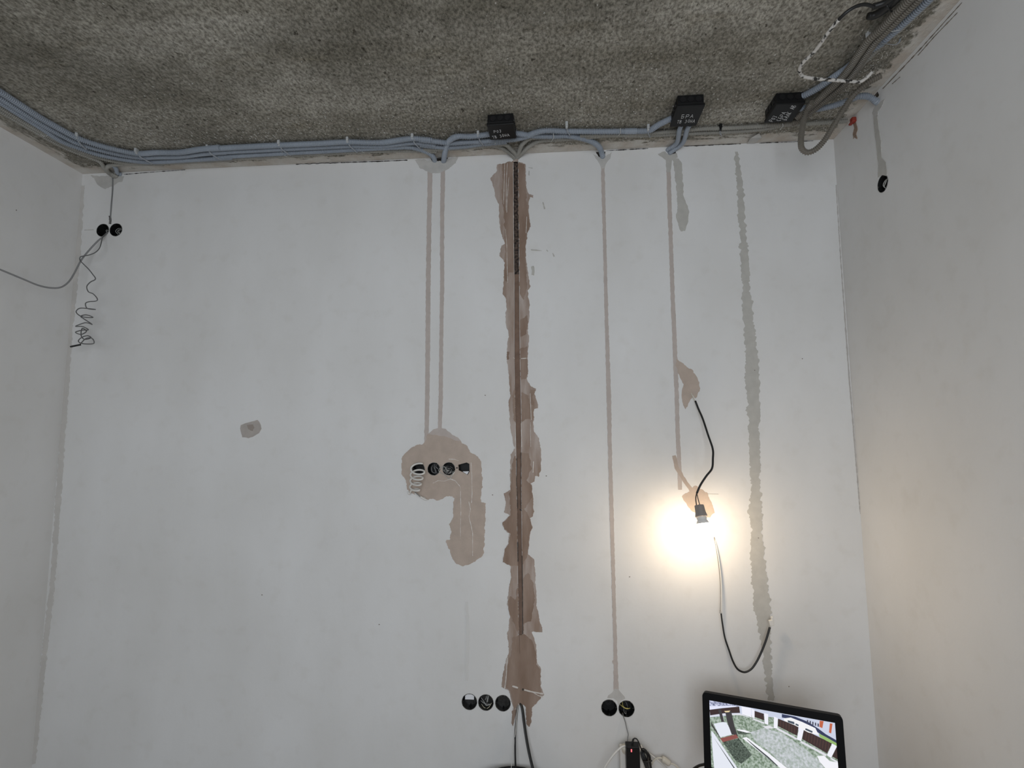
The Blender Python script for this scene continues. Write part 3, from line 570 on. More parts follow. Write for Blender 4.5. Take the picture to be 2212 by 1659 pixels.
conduit(E_([(1420, -100), (1320, 0), (1200, 120), (1090, 235), (1010, 305), (930, 410), (850, 530), (760, 640), (650, 740), (540, 840), (440, 915)]), R25, M_dkc, 'dark taupe conduit farthest from the right-hand wall', GR, off=.042)
conduit(E_([(1480, -100), (1375, 10), (1250, 130), (1130, 250), (1060, 320), (980, 430), (900, 550), (810, 660), (700, 750), (590, 840), (480, 925), (400, 965)]), R25, M_dkc, 'dark taupe conduit in the middle of the right-hand bundle', GR, off=.040)
conduit(E_([(1540, -80), (1450, 10), (1330, 125), (1230, 215), (1150, 285), (1080, 345), (1000, 395), (900, 470), (820, 535), (740, 590), (650, 655), (560, 710), (470, 755), (430, 775)]), R25, M_blue, 'pale blue-grey conduit crossing the right bundle to the rightmost black box', GR, off=.0145)
conduit(E_([(440, 848, 'c', .03), (520, 845, 'c', .03), (600, 850, 'c', .03), (720, 826, 'c', .03), (840, 785, 'c', .03), (930, 752, 'c', .028), (1000, 755, 'c', .03), (1055, 790, 'r', .012), (1070, 800, 'r', -.03)]), R25, M_blue, 'pale conduit from the rightmost black box into the right-hand wall', GR)
conduit(E_([(560, 800, 'c', .045), (520, 855, 'c', .05), (497, 920, 'b', .30), (478, 1020, 'b', .30), (470, 1110, 'b', .305), (480, 1165, 'b', .31), (520, 1190, 'b', .315), (580, 1170, 'b', .325), (650, 1100, 'b', .34), (720, 990, 'b', .37), (800, 860, 'b', .41), (880, 745, 'b', .45), (980, 655, 'b', .475), (1095, 590, 'b', .49)]), .0115, M_dkc, 'loose taupe conduit hanging in a loop in the right corner', GR)
conduit(D_([(690, 440, 'c', .03), (665, 480, 'c', .03), (610, 610, 'b', .05), (560, 680, 'b', .02), (485, 735, 'b', .008), (475, 742, 'b', -.04)]), R20*1.05, M_blue, 'right one of two short conduits below the middle black box', 'two short conduits below the middle box', corr=.14)
conduit(D_([(600, 440, 'c', .03), (580, 490, 'c', .03), (545, 590, 'b', .05), (500, 665, 'b', .02), (460, 700, 'b', .008), (450, 705, 'b', -.04)]), R20*1.05, M_blue, 'left one of two short conduits below the middle black box', 'two short conduits below the middle box', corr=.14)
# ------------------------------------------------------------------ clips with ties
def clip(px, py, label, span=.085, mt=M_clip, pl_ang=0, tail=None, far=None):
    c = P(px, py, 'c', .006); t = thing('conduit_clip', (c.x, c.y, H), label, 'clip', 'conduit clips on the ceiling')
    R = Matrix.Rotation(pl_ang, 4, 'Z')
    def w(x, y, zz): return Vector((c.x, c.y, H))+(R @ Vector((x, y, 0)))-Vector((0, 0, zz))
    box('clip_base', w(0, 0, .009), (.011, .020, .018), mt, t, .0015, R)
    box('clip_head', w(0, .002, .021), (.009, .012, .007), mt, t, .001, R)
    V, Fc = [], []; tubegeo(V, Fc, [w(0, .004, .02), w(.004, .02, .029), w(.01, span*.5, .030), w(.016, span*.85, .027), w(.018, span, .010), w(.018, span+.002, .001)], .0028, 8, .006, flat=.35)
    mesh('tie_strap', V, Fc, mat('translucent_tie', (.34, .36, .39), .4), t, True)
    if tail: tube('tie_tail', cpath(tail, .02), .0012, M_tie, t, 6, .004)
    return t
clip(166, 291, 'grey clip on the conduit bundle where it leaves the left wall', .10, tail=A_([(385, 615), (420, 638), (460, 628)]), pl_ang=.5)
clip(295, 324, 'grey clip just right of the left corner bend', .10, tail=A_([(1385, 860), (1420, 895), (1475, 918)]))
clip(449, 317, 'grey clip second from the left on the straight run', .09, tail=A_([(2045, 825), (2080, 860), (2130, 888)]))
clip(603, 307, 'grey clip third from the left on the straight run', .09, tail=B_([(770, 395), (785, 425), (825, 440)]))
clip(751, 300, 'grey clip fourth from the left on the straight run', .09, tail=B_([(1385, 365), (1395, 390), (1428, 405)]))
clip(891, 293, 'grey clip left of the pair of conduits entering the wall', .08)
clip(1033, 287, 'grey clip close to the left side of the left black box', .08)
clip(1224, 267, 'grey clip between the left and middle black boxes', .07, tail=C_([(1305, 392, 'c', .03), (1310, 430, 'c', .03), (1285, 470, 'c', .02)]))
clip(1400, 273, 'grey clip left of the middle black box', .06, tail=C_([(1945, 340, 'c', .03), (1948, 385, 'c', .03), (1905, 430, 'c', .015)]))
clip(1556, 272, 'black clip between the middle and rightmost black boxes', .05, mt=M_black)
clip(1877, 75, 'grey clip on the dark bundle by the right-hand wall', .12, pl_ang=-1.15, tail=E_([(1150, 250, 'c', .04), (1220, 238, 'c', .03), (1262, 222, 'c', .02)]))
tag(tube('cable_tie', E_([]) or cpath(D_([(1672, 425, 'c', .03), (1678, 450, 'c', .03), (1645, 490, 'c', .01)]), .02), .0012, M_tie, None, 6, .004), 'white tie end curling below the rightmost black box', 'cable tie')
tag(tube('cable_tie', cpath(E_([(735, 685, 'c', .035), (770, 690, 'c', .035), (820, 672, 'c', .025)]), .02), .0014, M_tie, None, 6, .004), 'white tie end around the dark bundle under the splashed wire', 'cable tie')
tag(tube('cable_tie', cpath(C_([(752, 480, 'c', .025), (754, 525, 'c', .01)]), .02), .0014, M_tie, None, 6, .004), 'short white tie end below the left black box', 'cable tie')
# ------------------------------------------------------------------ junction boxes with marker lettering
GLY = {'Р': [[(0, 0), (0, 1), (.5, 1), (.65, .75), (.5, .48), (0, .45)]], 'О': [[(.3, 1), (.05, .75), (.02, .3), (.3, 0), (.58, .3), (.55, .75), (.3, 1)]], 'З': [[(.02, .9), (.3, 1), (.55, .8), (.25, .53), (.58, .28), (.3, 0), (0, .1)]],
       'Т': [[(0, 1), (.66, 1)], [(.33, 1), (.33, 0)]], 'В': [[(0, 0), (0, 1), (.42, 1), (.5, .75), (.02, .52), (.58, .32), (.48, .03), (0, 0)]], 'Н': [[(0, 0), (0, 1)], [(.55, 0), (.55, 1)], [(0, .5), (.55, .5)]],
       'А': [[(0, 0), (.33, 1), (.66, 0)], [(.14, .38), (.52, .38)]], 'Б': [[(.55, 1), (0, 1), (0, 0), (.45, 0), (.58, .25), (.45, .52), (0, .52)]], 'Л': [[(0, 0), (.3, 1), (.6, 0)]], 'К': [[(0, 0), (0, 1)], [(.55, 1), (0, .45), (.58, 0)]],
       'С': [[(.55, .9), (.3, 1), (.03, .7), (.03, .3), (.3, 0), (.55, .1)]], ' ': []}
def jbox(x0, x1, y0, y1, rot, label, texts, hgt=.05):
    c = Vector(((x0+x1)/2, (y0+y1)/2, H)); sx, sy = x1-x0, y1-y0
    t = thing('junction_box', c, label, 'junction box', 'black junction boxes on the ceiling')
    R = Matrix.Rotation(rot, 4, 'Z'); Tm = Matrix.Translation(c) @ R
    box('body', c-Vector((0, 0, .019)), (sx-.006, sy-.006, .038), M_black, t, .003, R)
    lid = box('lid', c-Vector((0, 0, hgt-.0065)), (sx, sy, .013), M_black, t, .0025, R)
    M_ko = mat('black_knockout', (.011, .011, .012), .4, spec=.4)
    for (dx, dy) in ((0, -1), (-1, 0), (1, 0)):
        for k in (-1, 0, 1):
            q = Vector((k*.03 if dy else dx*(sx/2-.003), k*.03 if dx else dy*(sy/2-.003), -.019)); d = Vector((dx, dy, 0))
            V, Fc = [], []; tubegeo(V, Fc, [Tm @ (q-d*.001), Tm @ (q+d*.0022)], .0115, 14, .002); mesh('knockout', V, Fc, M_ko, t)
            V, Fc = [], []; tubegeo(V, Fc, [Tm @ (q+d*.0022), Tm @ (q+d*.0034)], .0075, 14, .002); mesh('knockout', V, Fc, M_ko, t)
    zl = hgt+.0004
    for s, bl, br, tl in texts:
        O = P(*bl, 'c', zl); U = (P(*br, 'c', zl)-O)/(len(s)*.9); Vv = P(*tl, 'c', zl)-O; paths = []
        for i, ch in enumerate(s):
            for st in GLY[ch]:
                wob = .04*math.sin(i*5.1)
                hr = random.Random(i*7+len(s)); jt = lambda: hr.uniform(-.06, .06)
                paths.append([O+U*(i*.9+a*.9+jt())+Vv*(b*(1+wob)+wob+jt()) for a, b in st])
        V, Fc = [], []
        for p in paths:
            for a, b in zip(p, p[1:]): tubegeo(V, Fc, [a, b], .0006, 5, .004)
        mesh('marker_lettering', V, Fc, M_ink, lid)['label'] = 'white handwritten marker letters'
    return t
jy = lambda px, py: P(px, py, 'c', .05)
a, b, c2 = jy(1052, 271), jy(1105, 268), jy(1108, 307)
jbox(a.x, a.x+.113, a.y, a.y+.11, -.03, 'leftmost black junction box on the ceiling, above the brown band', [('РОЗ', (1067.5, 287.5), (1085.3, 284.8), (1066.3, 282.2)), ('ТВ ЗОНА', (1065, 299.3), (1102.7, 293.5), (1062.7, 294))])
a = jy(1463, 231); b = jy(1523, 229); c2 = jy(1449, 275)
jbox(a.x, b.x, a.y, c2.y, 0, 'middle black junction box with large white lettering on its lid', [('БРА', (1471.4, 255.7), (1499.5, 254.2), (1473.6, 248)), ('ТВ ЗОНА', (1462, 266.4), (1502, 264.4), (1464, 260))])
a = jy(1677, 226); b = jy(1740, 223); c2 = jy(1652.5, 266)
jbox(a.x, b.x, a.y, c2.y, 0, 'rightmost black junction box with rotated lettering, in the right corner', [('РОЗ', (1669.3, 262.7), (1680, 250), (1660.9, 261)), ('СБРА', (1685, 261.6), (1700, 242), (1676.3, 260)), ('БАЛК АВ', (1698.6, 260), (1721, 227), (1690, 258))])
# ------------------------------------------------------------------ loose cables high up
sw = thing('splashed_wire', P(1745, 150, 'c'), 'stiff black wire splashed with white plaster, bent under the ceiling near the right corner', 'wire')
tube('bare_wire', cpath(E_([(1040, 52, 'c', .05), (960, 35, 'c', .06), (880, 60, 'c', .07), (810, 110, 'c', .08), (755, 165, 'c', .085)]), .05), .0052, M_cabb, sw, 8, .006)
tube('splashed_stretch', cpath(E_([(765, 155, 'c', .085), (690, 245, 'c', .09), (625, 340, 'c', .09), (560, 420, 'c', .09), (495, 480, 'c', .09), (460, 540, 'c', .09), (480, 592, 'c', .09), (560, 612, 'c', .09), (700, 624, 'c', .09), (850, 634, 'c', .09), (940, 636, 'c', .085), (985, 605, 'c', .08), (1030, 560, 'c', .07)]), .05), .006, M_splash, sw, 8, .004, .12)
bk = thing('black_cable_bundle', P(1885, 30, 'c'), 'black taped cable bundle on the ceiling at the upper right edge', 'cable')
tube('cable', cpath(E_([(1260, -60), (1170, 30), (1090, 95), (1030, 125), (995, 125)]), .02), .016, M_cabb, bk, 10, .01, 0, lambda t: 1-.35*t)
tube('cable', cpath(E_([(1230, -60), (1130, 20), (1060, 45), (1030, 52)]), .035), .009, M_cabb, bk, 8, .01)
tube('tie_strap', cpath(E_([(1130, 20, 'c', .03), (1150, 60, 'c', .045), (1180, 90, 'c', .02)]), .03), .003, M_cabb, bk, 6, .006)
rp = thing('red_plug', P(1842, 258, 'r'), 'small red plastic plug in the right corner under the ceiling', 'plug')
c = P(1843, 260, 'r', .008); box('plug_body', c, (.018, .022, .022), M_red, rp, .004); box('plug_lip', c+Vector((-.004, .012, -.008)), (.012, .016, .008), M_red, rp, .002)
# thin cable in the narrow chase above the high left boxes
tag(tube('thin_cable', path([(244, 384, 'b', .002), (243.5, 410, 'b', .0015), (241, 440, 'b', .0015), (239.5, 462, 'b', .001), (238, 484, 'b', .001)]), .0036, M_cabg, None, 6, .008, flat=.5), 'grey cable in a narrow chase above the high left boxes', 'cable')
bp_(stripe([(237.5, 466), (238.5, 476), (238, 484)], 2.2), M_crack, .6, .0004, name='crack', step=1.5)
S = .21707
L_ = lambda p: Z(0, 440, S, p)
q = L_([(1075, 285), (1030, 325), (970, 375), (890, 460), (810, 560), (740, 690), (690, 770), (640, 815), (580, 838), (500, 838), (380, 812), (240, 755), (120, 705), (0, 655), (-120, 605)])
offs = [('b', -.01), ('b', .02), ('b', .04), ('b', .06), ('b', .09), ('b', .12), ('b', .15), ('b', .17), ('b', .2)]+[('l', .11)]*6
tag(tube('grey_cable', [P(x, y, *o) for (x, y), o in zip(q, offs)], .0038, mat('light_grey_cable', (.27, .27, .27), .5), None, 8, .008), 'grey cable sagging from the high left boxes out across the left wall', 'cable')
q = L_([(1065, 290), (1020, 340), (1005, 400), (985, 450), (940, 490), (870, 515), (800, 530), (795, 560), (830, 600), (880, 650), (920, 700), (950, 750), (900, 780), (865, 820), (875, 870), (930, 900), (968, 945), (950, 970), (890, 975), (850, 1000), (865, 1040), (950, 1052), (860, 1042), (790, 1042), (758, 1080), (790, 1112), (860, 1132), (925, 1132), (850, 1106), (805, 1118), (840, 1150), (915, 1200), (840, 1186), (755, 1218), (830, 1225), (878, 1252), (810, 1260), (752, 1278), (810, 1300), (860, 1270), (820, 1240), (810, 1320), (840, 1350), (905, 1330), (880, 1315), (815, 1330), (780, 1365), (810, 1390), (930, 1392), (932, 1360), (900, 1335), (850, 1345), (800, 1395)])
w = thing('coiled_wire', P(238, 503), 'thin grey wire hanging in loose coils beside the left corner', 'wire')
tube('wire', [P(x, y, 'b', -.005 if i == 0 else (.02+.02*min(i, 4)+(.03*math.sin(i*1.7) if i > 12 else 0))) for i, (x, y) in enumerate(q)], .0024, mat('dark_grey_wire', (.14, .14, .14), .45), w, 6, .004)
tube('wire_end', path([(174, 744.5, 'b', .10), (152, 749, 'b', .10)]), .0042, M_cabb, w, 6, .01)
# white coiled cable from the tan patch
w = thing('white_coiled_cable', P(904, 1010), 'white flat cable hanging in a coil out of the tan patch', 'cable')
pts = [P(915, 1000, 'b', -.03), P(912, 1001, 'b', .0)]
K = 62
for i in range(K+1):
    t = i/K; a = math.pi*.35+t*2*math.pi*4.2
    R = 16-6*t; cx = 904-9*t; cy = 1009+54*t
    pts.append(P(cx+R*math.cos(-a), cy+R*(.55-.12*t)*math.sin(-a), 'b', .035+.018*math.sin(-a+.6)))
pts += [P(884, 1067, 'b', .03), P(881, 1063, 'b', .03)]
tube('cable', pts, .0042, M_cabw, w, 8, .004)
tube('cable_end', path([(896, 1064, 'b', .03), (905, 1071, 'b', .028), (915, 1077, 'b', .022), (921, 1080, 'b', .02)]), .0042, M_cabw, w, 8, .004)
tube('stripped_end', path([(896, 1063, 'b', .034), (908, 1073, 'b', .033)]), .0022, M_cabg, w, 6, .004)
# ------------------------------------------------------------------ lamp
lampc = P(1510, 1091, 'b', .165)
lamp = thing('hanging_bulb', P(1494, 850), 'lit bulb in a grey lamp holder hanging on a bare cable by the wall', 'light bulb')
tube('cable_core', path([(1492, 846, 'b', -.004), (1497, 858, 'b', .008), (1503, 868, 'b', .014)]), .0022, M_ivory, lamp, 6, .006)
tube('cable', path([(1502, 866, 'b', .014), (1509, 884, 'b', .024), (1517, 902, 'b', .04), (1529, 938, 'b', .07), (1540, 972, 'b', .10), (1540, 990, 'b', .115), (1538, 1012, 'b', .13), (1526, 1028, 'b', .14), (1513, 1048, 'b', .15), (1505, 1066, 'b', .156)]), .0042, M_cabb, lamp, 8, .006)
tube('cable_core', [P(1505, 1064, 'b', .156), P(1503, 1076, 'b', .161), P(1504.5, 1092, 'b', .165)], .0022, mat('brown_core', (.05, .03, .02), .4), lamp, 6, .004)
tube('cable_core', [P(1505, 1064, 'b', .156), P(1508, 1078, 'b', .161), P(1512, 1092, 'b', .166)], .0018, mat('brown_core', (.05, .03, .02), .4), lamp, 6, .004)
ax = Vector((.10, -.25, -.96)).normalized()
def lathe(name, o, ax, prof, mt, parent, k=28):
    u = ax.orthogonal().normalized(); v = ax.cross(u); V, Fc = [], []
    for r, d in prof:
        for i in range(k): a = 2*math.pi*i/k; V.append(o+ax*d+u*(r*math.cos(a))+v*(r*math.sin(a)))
    for j in range(len(prof)-1):
        for i in range(k): Fc.append((j*k+i, j*k+(i+1) % k, (j+1)*k+(i+1) % k, (j+1)*k+i))
    return mesh(name, V, Fc, mt, parent, True)
lathe('lamp_holder', lampc, ax, [(.001, .0), (.0165, .0), (.0185, .003), (.019, .015), (.0205, .03), (.0235, .042), (.0235, .046), (.021, .046), (.0205, .040)], mat('grey_bakelite_bulb_lit', (.27, .235, .21), .5), lamp)  # holder tone raised: bulb light showing through is painted into the grey
lathe('bulb_cap', lampc, ax, [(.0195, .036), (.0195, .050), (.020, .053), (.0165, .058)], mat('bulb_cap_white', (.7, .68, .64), .4), lamp)
M_glow = bpy.data.materials.new('lit_frosted_glass'); M_glow.use_nodes = True
nb = M_glow.node_tree.nodes['Principled BSDF']; nb.inputs['Base Color'].default_value = (.9, .9, .88, 1)
nb.inputs['Emission Color'].default_value = (1, .79, .55, 1); nb.inputs['Emission Strength'].default_value = BULB_POWER
lathe('bulb_body', lampc, ax, [(.0165, .056), (.0195, .061), (.0245, .070), (.0252, .0725), (.0245, .0735)], mat('white_bulb_body', (.78, .77, .75), .4), lamp)
lathe('bulb_glass', lampc, ax, [(.0246, .0725), (.0275, .080), (.0295, .088), (.030, .098), (.0275, .111), (.021, .121), (.011, .127), (.0005, .129)], M_glow, lamp)
w = thing('hanging_cable', P(1545, 1168), 'loose cable curling down from the lamp to a white connector', 'cable')
tube('cable_core', path([(1542, 1158, 'b', -.004), (1546, 1175, 'b', .010), (1551, 1205, 'b', .02), (1556, 1250, 'b', .025), (1557, 1290, 'b', .03), (1556.5, 1325, 'b', .034)]), .0026, M_cabg, w, 8, .006)
tube('cable_core', path([(1543, 1160, 'b', -.004), (1547, 1176, 'b', .014), (1552.5, 1206, 'b', .025), (1557.5, 1252, 'b', .03), (1558, 1292, 'b', .035), (1557.5, 1325, 'b', .037)]), .002, M_cabw, w, 8, .006)
tube('cable', path([(1556.8, 1318, 'b', .034), (1561, 1350, 'b', .036), (1566, 1378, 'b', .04), (1575, 1405, 'b', .04), (1584, 1430, 'b', .042), (1594, 1446, 'b', .045), (1608, 1452, 'b', .045), (1622, 1446, 'b', .045), (1634, 1430, 'b', .043), (1644, 1410, 'b', .04), (1655, 1382, 'b', .038), (1663, 1355, 'b', .035)]), .0044, M_cabb, w, 8, .006, 0, lambda t: .7+.35*t)
c = P(1666, 1345, 'b', .036); RR = Matrix.Rotation(-.2, 4, 'Y')
box('connector', c, (.017, .012, .022), M_cabw, w, .002, RR); box('connector_lug', P(1668, 1336, 'b', .036), (.009, .010, .014), M_cabw, w, .002, RR)
# ------------------------------------------------------------------ cables out of the bottom of the brown band
w = thing('black_cables', P(1122, 1520), 'thick black cable hanging out of the brown band to the lower right', 'cable')
tube('cable', path([(1124, 1516, 'b', -.006), (1128, 1530, 'b', .008), (1132, 1560, 'b', .022), (1138, 1600, 'b', .04), (1145, 1635, 'b', .055), (1153, 1668, 'b', .07), (1160, 1700, 'b', .10)]), .0072, M_cabb, w, 8, .008, flat=.6)
w = thing('thin_black_cable', P(1116, 1522), 'thinner frayed black cable hanging out of the brown band', 'cable')
tube('cable', path([(1121, 1518, 'b', -.006), (1118, 1530, 'b', .008), (1115, 1556, 'b', .022), (1113, 1590, 'b', .04), (1113, 1630, 'b', .05), (1114, 1670, 'b', .06), (1114, 1700, 'b', .09)]), .0036, M_cabb, w, 8, .006)
tube('white_core', path([(1120, 1520, 'b', .004), (1116, 1545, 'b', .022), (1114, 1575, 'b', .038), (1111, 1605, 'b', .045), (1106, 1645, 'b', .05), (1102, 1680, 'b', .06)]), .0013, M_cabw, w, 6, .006)
# round-rimmed container below
cp = P(1112, 1654, 'b', .03); RB = .135
bk = thing('round_container', (cp.x, cp.y-RB, 0), 'black round-rimmed container just showing under the hanging black cables', 'container')
zr = cp.z
lathe('container_body', Vector((cp.x, cp.y-RB, 0)), Vector((0, 0, 1)), [(.001, .0), (.105, .0), (RB-.006, zr-.01), (RB-.009, zr-.01), (.100, .004), (.001, .004)], M_black, bk, 40)
lathe('rim', Vector((cp.x, cp.y-RB, 0)), Vector((0, 0, 1)), [(RB-.007, zr-.012), (RB-.001, zr-.012), (RB, zr-.004), (RB-.003, zr), (RB-.008, zr-.003), (RB-.008, zr-.012)], M_black, bk, 48)
# ------------------------------------------------------------------ low table, monitor, power supply
TZ = .27
tb = thing('low_table', (2.95, -.36, 0), 'low board table below the frame that carries the monitor', 'table')
M_wood = mat('pale_wood', (.42, .30, .19), .6, var=.15, vscale=12, stretch=(.3, 4, 1))
box('tabletop', (2.95, -.36, TZ-.012), (1.1, .60, .024), M_wood, tb, .002)
for x in (2.46, 3.44):
    for y in (-.62, -.10): box('leg', (x, y, (TZ-.024)/2), (.045, .045, TZ-.024), M_wood, tb, .002)
m0 = P(1517, 1494, 'b', .25); d = ray(1820, 1547); m1 = CAM+d*((m0.z-CAM.z)/d.z)
ux = (m1-m0); ux.z = 0; MW = ux.length; ux.normalize(); uz = Vector((0, 0, 1)); uz = (uz+Vector((0, 0, 0))).normalized()
un = Vector((ux.y, -ux.x, 0)).normalized()          # faces the room
if un.y > 0: un = -un
tlt = math.radians(6); uz2 = (uz*math.cos(tlt)-un*math.sin(tlt)).normalized(); un2 = (un*math.cos(tlt)+uz*math.sin(tlt)).normalized()
MH = MW*.60
mon = thing('monitor', m0+ux*MW/2-uz2*MH-un*.08, 'black-framed monitor showing a courtyard camera picture', 'monitor')
mon.location.z = TZ
RM = Matrix((ux, un2, uz2)).transposed().to_4x4()
cen = m0+ux*MW/2-uz2*MH/2
M_bez = mat('black_monitor_bezel', (.004, .004, .0045), .5, spec=.12)
# bezel: four rounded frame bars around the panel
bez = .024
o = box('back_shell', cen-un2*.022, (MW-.004, .030, MH-.004), M_bez, mon, .010, RM, 3)
def rrect(w, h, r, n=6):
    out = []
    for cx, cy, a0 in ((w/2-r, h/2-r, 0), (-w/2+r, h/2-r, 90), (-w/2+r, -h/2+r, 180), (w/2-r, -h/2+r, 270)):
        for k in range(n+1): a = math.radians(a0+90*k/n); out.append((cx+r*math.cos(a), cy+r*math.sin(a)))
    return out
ob = slab('bezel', rrect(MW, MH, .014), [[(-MW/2+bez, -MH/2+bez), (MW/2-bez, -MH/2+bez), (MW/2-bez, MH/2-bez), (-MW/2+bez, MH/2-bez)]], lambda a, b: cen+ux*a+uz2*b+un2*.004, -un2, .014, [M_bez, M_bez]); ob.parent = mon; ob.matrix_parent_inverse = mon.matrix_basis.inverted()
Tq = lambda a, b, d=0: cen+ux*a+uz2*b+un2*d
scr = mesh('screen', [Tq(-MW/2+bez, -MH/2+bez), Tq(MW/2-bez, -MH/2+bez), Tq(MW/2-bez, MH/2-bez), Tq(-MW/2+bez, MH/2-bez)], [(0, 1, 2, 3)], mat('screen_grass', lin((182, 195, 184)), .3, col2=lin((96, 118, 92)), vscale=150, emit=.95, detail=8), mon)
# picture on the screen: flat coloured areas traced on the panel
hw, hh = MW/2-bez, MH/2-bez
def clippoly(pts):
    def cl(ps, f, inter):
        out = []
        for i in range(len(ps)):
            a, b = ps[i-1], ps[i]
            if f(b):
                if not f(a): out.append(inter(a, b))
                out.append(b)
            elif f(a): out.append(inter(a, b))
        return out
    def ix(v): return lambda a, b: (v, a[1]+(b[1]-a[1])*(v-a[0])/(b[0]-a[0]))
    def iy(v): return lambda a, b: (a[0]+(b[0]-a[0])*(v-a[1])/(b[1]-a[1]), v)
    for f, g in ((lambda p: p[0] >= -hw, ix(-hw)), (lambda p: p[0] <= hw, ix(hw)), (lambda p: p[1] >= -hh, iy(-hh)), (lambda p: p[1] <= hh, iy(hh))):
        if pts: pts = cl(pts, f, g)
    return pts
layer = [0]
def pic(name, polys, col, emit=.8, col2=None, vscale=60):
    if len(polys) > 1 and name not in ('fence_gap', 'railing'):
        for q in polys: pic(name, [q], col, emit, col2, vscale)
        return
    layer[0] += 1; dz = .00012*layer[0]; V, Fc = [], []
    for pz in polys:
        loc = []
        for x, y in Z(1480, 1460, .18987, pz):
            w3 = Pn(x, y, cen, un2)-cen; loc.append((w3.dot(ux), w3.dot(uz2)))
        loc = clippoly(loc)
        if len(loc) < 3: continue
        b0 = len(V); vv = [Tq(a, b, dz) for a, b in loc]; V += vv
        Fc += [tuple(b0+i for i in t) for t in tessellate_polygon([[Vector((a, b, 0)) for a, b in loc]])]
    if not V: return
    return mesh(name, V, Fc, mat('screen_'+name, lin(col), .3, col2=lin(col2) if col2 else None, vscale=vscale, emit=emit*1.18, detail=8), scr)
pic('street', [[(270, 260), (1720, 520), (1760, 830), (1300, 620), (1000, 470), (640, 440), (280, 470)]], (205, 212, 232))
pic('grass', [[(620, 440), (780, 480), (1000, 600), (1300, 760), (1500, 900), (1480, 960), (1200, 800), (900, 660), (560, 560), (300, 600), (285, 470)], [(430, 750), (620, 690), (760, 720), (1150, 1080), (560, 1080)]], (150, 172, 140), .8, (80, 110, 72), 190)
pic('shadow_grass', [[(430, 750), (610, 710), (700, 820), (760, 900), (640, 1000), (570, 960), (500, 860)], [(590, 620), (760, 640), (680, 670), (600, 660)]], (110, 124, 112), .7, (40, 52, 42), 260)
pic('path', [[(740, 640), (900, 590), (1100, 650), (1350, 820), (1520, 960), (1600, 1080), (1180, 1080), (960, 860), (800, 740)]], (208, 212, 218), .8, (160, 172, 164), 120)
pic('roof', [[(272, 262), (600, 330), (610, 355), (280, 340)]], (215, 220, 245), .8, (90, 95, 130), 160)
pic('eave', [[(278, 345), (560, 340), (610, 350), (430, 362), (280, 382)]], (232, 235, 255))
pic('dark_fence', [[(278, 385), (430, 366), (615, 348), (625, 420), (440, 425), (285, 448)], [(785, 395), (895, 430), (900, 505), (790, 465)], [(1058, 485), (1290, 575), (1275, 680), (1055, 570)], [(1350, 610), (1670, 765), (1615, 880), (1330, 715)], [(1720, 815), (1760, 830), (1760, 960), (1670, 915)]], (58, 36, 34), .7)
pic('fence_gap', [[(1085+i*32, 505+i*13.5), (1089+i*32, 507+i*13.5), (1085+i*32, 585+i*13), (1081+i*32, 583+i*13)] for i in range(6)]+[[(1380+i*32, 632+i*15.5), (1384+i*32, 634+i*15.5), (1370+i*32, 730+i*15.5), (1366+i*32, 728+i*15.5)] for i in range(9)], (100, 66, 58), .7)
pic('white_post', [[(755, 370), (790, 385), (790, 480), (760, 470)], [(900, 420), (945, 435), (945, 555), (905, 540)], [(1010, 460), (1055, 480), (1050, 600), (1008, 590)], [(1300, 570), (1355, 590), (1320, 740), (1270, 720)], [(1675, 765), (1725, 800), (1660, 930), (1612, 900)], [(640, 345), (750, 365), (755, 470), (650, 435)]], (238, 238, 248), .85)
pic('white_kerb', [[(770, 480), (900, 525), (900, 545), (770, 495)], [(1050, 585), (1270, 705), (1265, 725), (1040, 605)], [(1320, 735), (1610, 890), (1600, 912), (1310, 755)], [(1660, 925), (1760, 985), (1760, 1005), (1650, 940)], [(285, 450), (440, 428), (625, 425), (780, 490), (640, 445), (440, 442), (288, 462)], [(880, 570), (960, 560), (1010, 590), (930, 600)]], (225, 225, 232))
pic('blue_street', [[(1100, 430), (1250, 460), (1400, 520), (1520, 600), (1600, 660), (1740, 740), (1735, 790), (1600, 700), (1450, 600), (1250, 500), (1100, 470)]], (44, 54, 92), .7)
pic('white_car', [[(1120, 480), (1200, 470), (1330, 520), (1480, 590), (1520, 670), (1400, 640), (1250, 560), (1130, 510)]], (240, 240, 242), .85)
pic('car_window', [[(1165, 500), (1240, 520), (1245, 550), (1170, 525)], [(1370, 590), (1450, 625), (1445, 645), (1365, 610)], [(1255, 535), (1290, 550), (1290, 570), (1255, 555)]], (70, 84, 100), .7)
pic('far_house', [[(1530, 505), (1575, 510), (1560, 590), (1525, 575)], [(1645, 535), (1675, 540), (1660, 650), (1635, 640)]], (196, 98, 62))
pic('railing', [[(1385+i*30, 495+i*10), (1400+i*30, 500+i*10), (1400+i*30, 535+i*10), (1385+i*30, 530+i*10)] for i in range(5)], (60, 62, 80))
pic('verge', [[(1520, 650), (1600, 690), (1740, 770), (1740, 800), (1600, 730), (1530, 690)]], (150, 186, 110))
pic('slab_of_light', [[(325, 540), (430, 520), (470, 525), (545, 660), (400, 695)], [(300, 620), (330, 650), (620, 1080), (335, 1080), (310, 800)]], (226, 230, 240), .85)
pic('dark_post', [[(455, 395), (525, 395), (560, 560), (605, 690), (585, 670), (530, 660), (480, 520)], [(375, 375), (410, 375), (445, 520), (415, 520)], [(295, 500), (310, 540), (400, 690), (430, 750), (400, 700), (300, 560)]], (62, 58, 60), .7)
pic('post_light', [[(445, 395), (515, 390), (500, 408), (460, 410)]], (236, 216, 170))
pic('red_step', [[(400, 705), (580, 660), (608, 700), (430, 748)]], (150, 84, 78), .7)
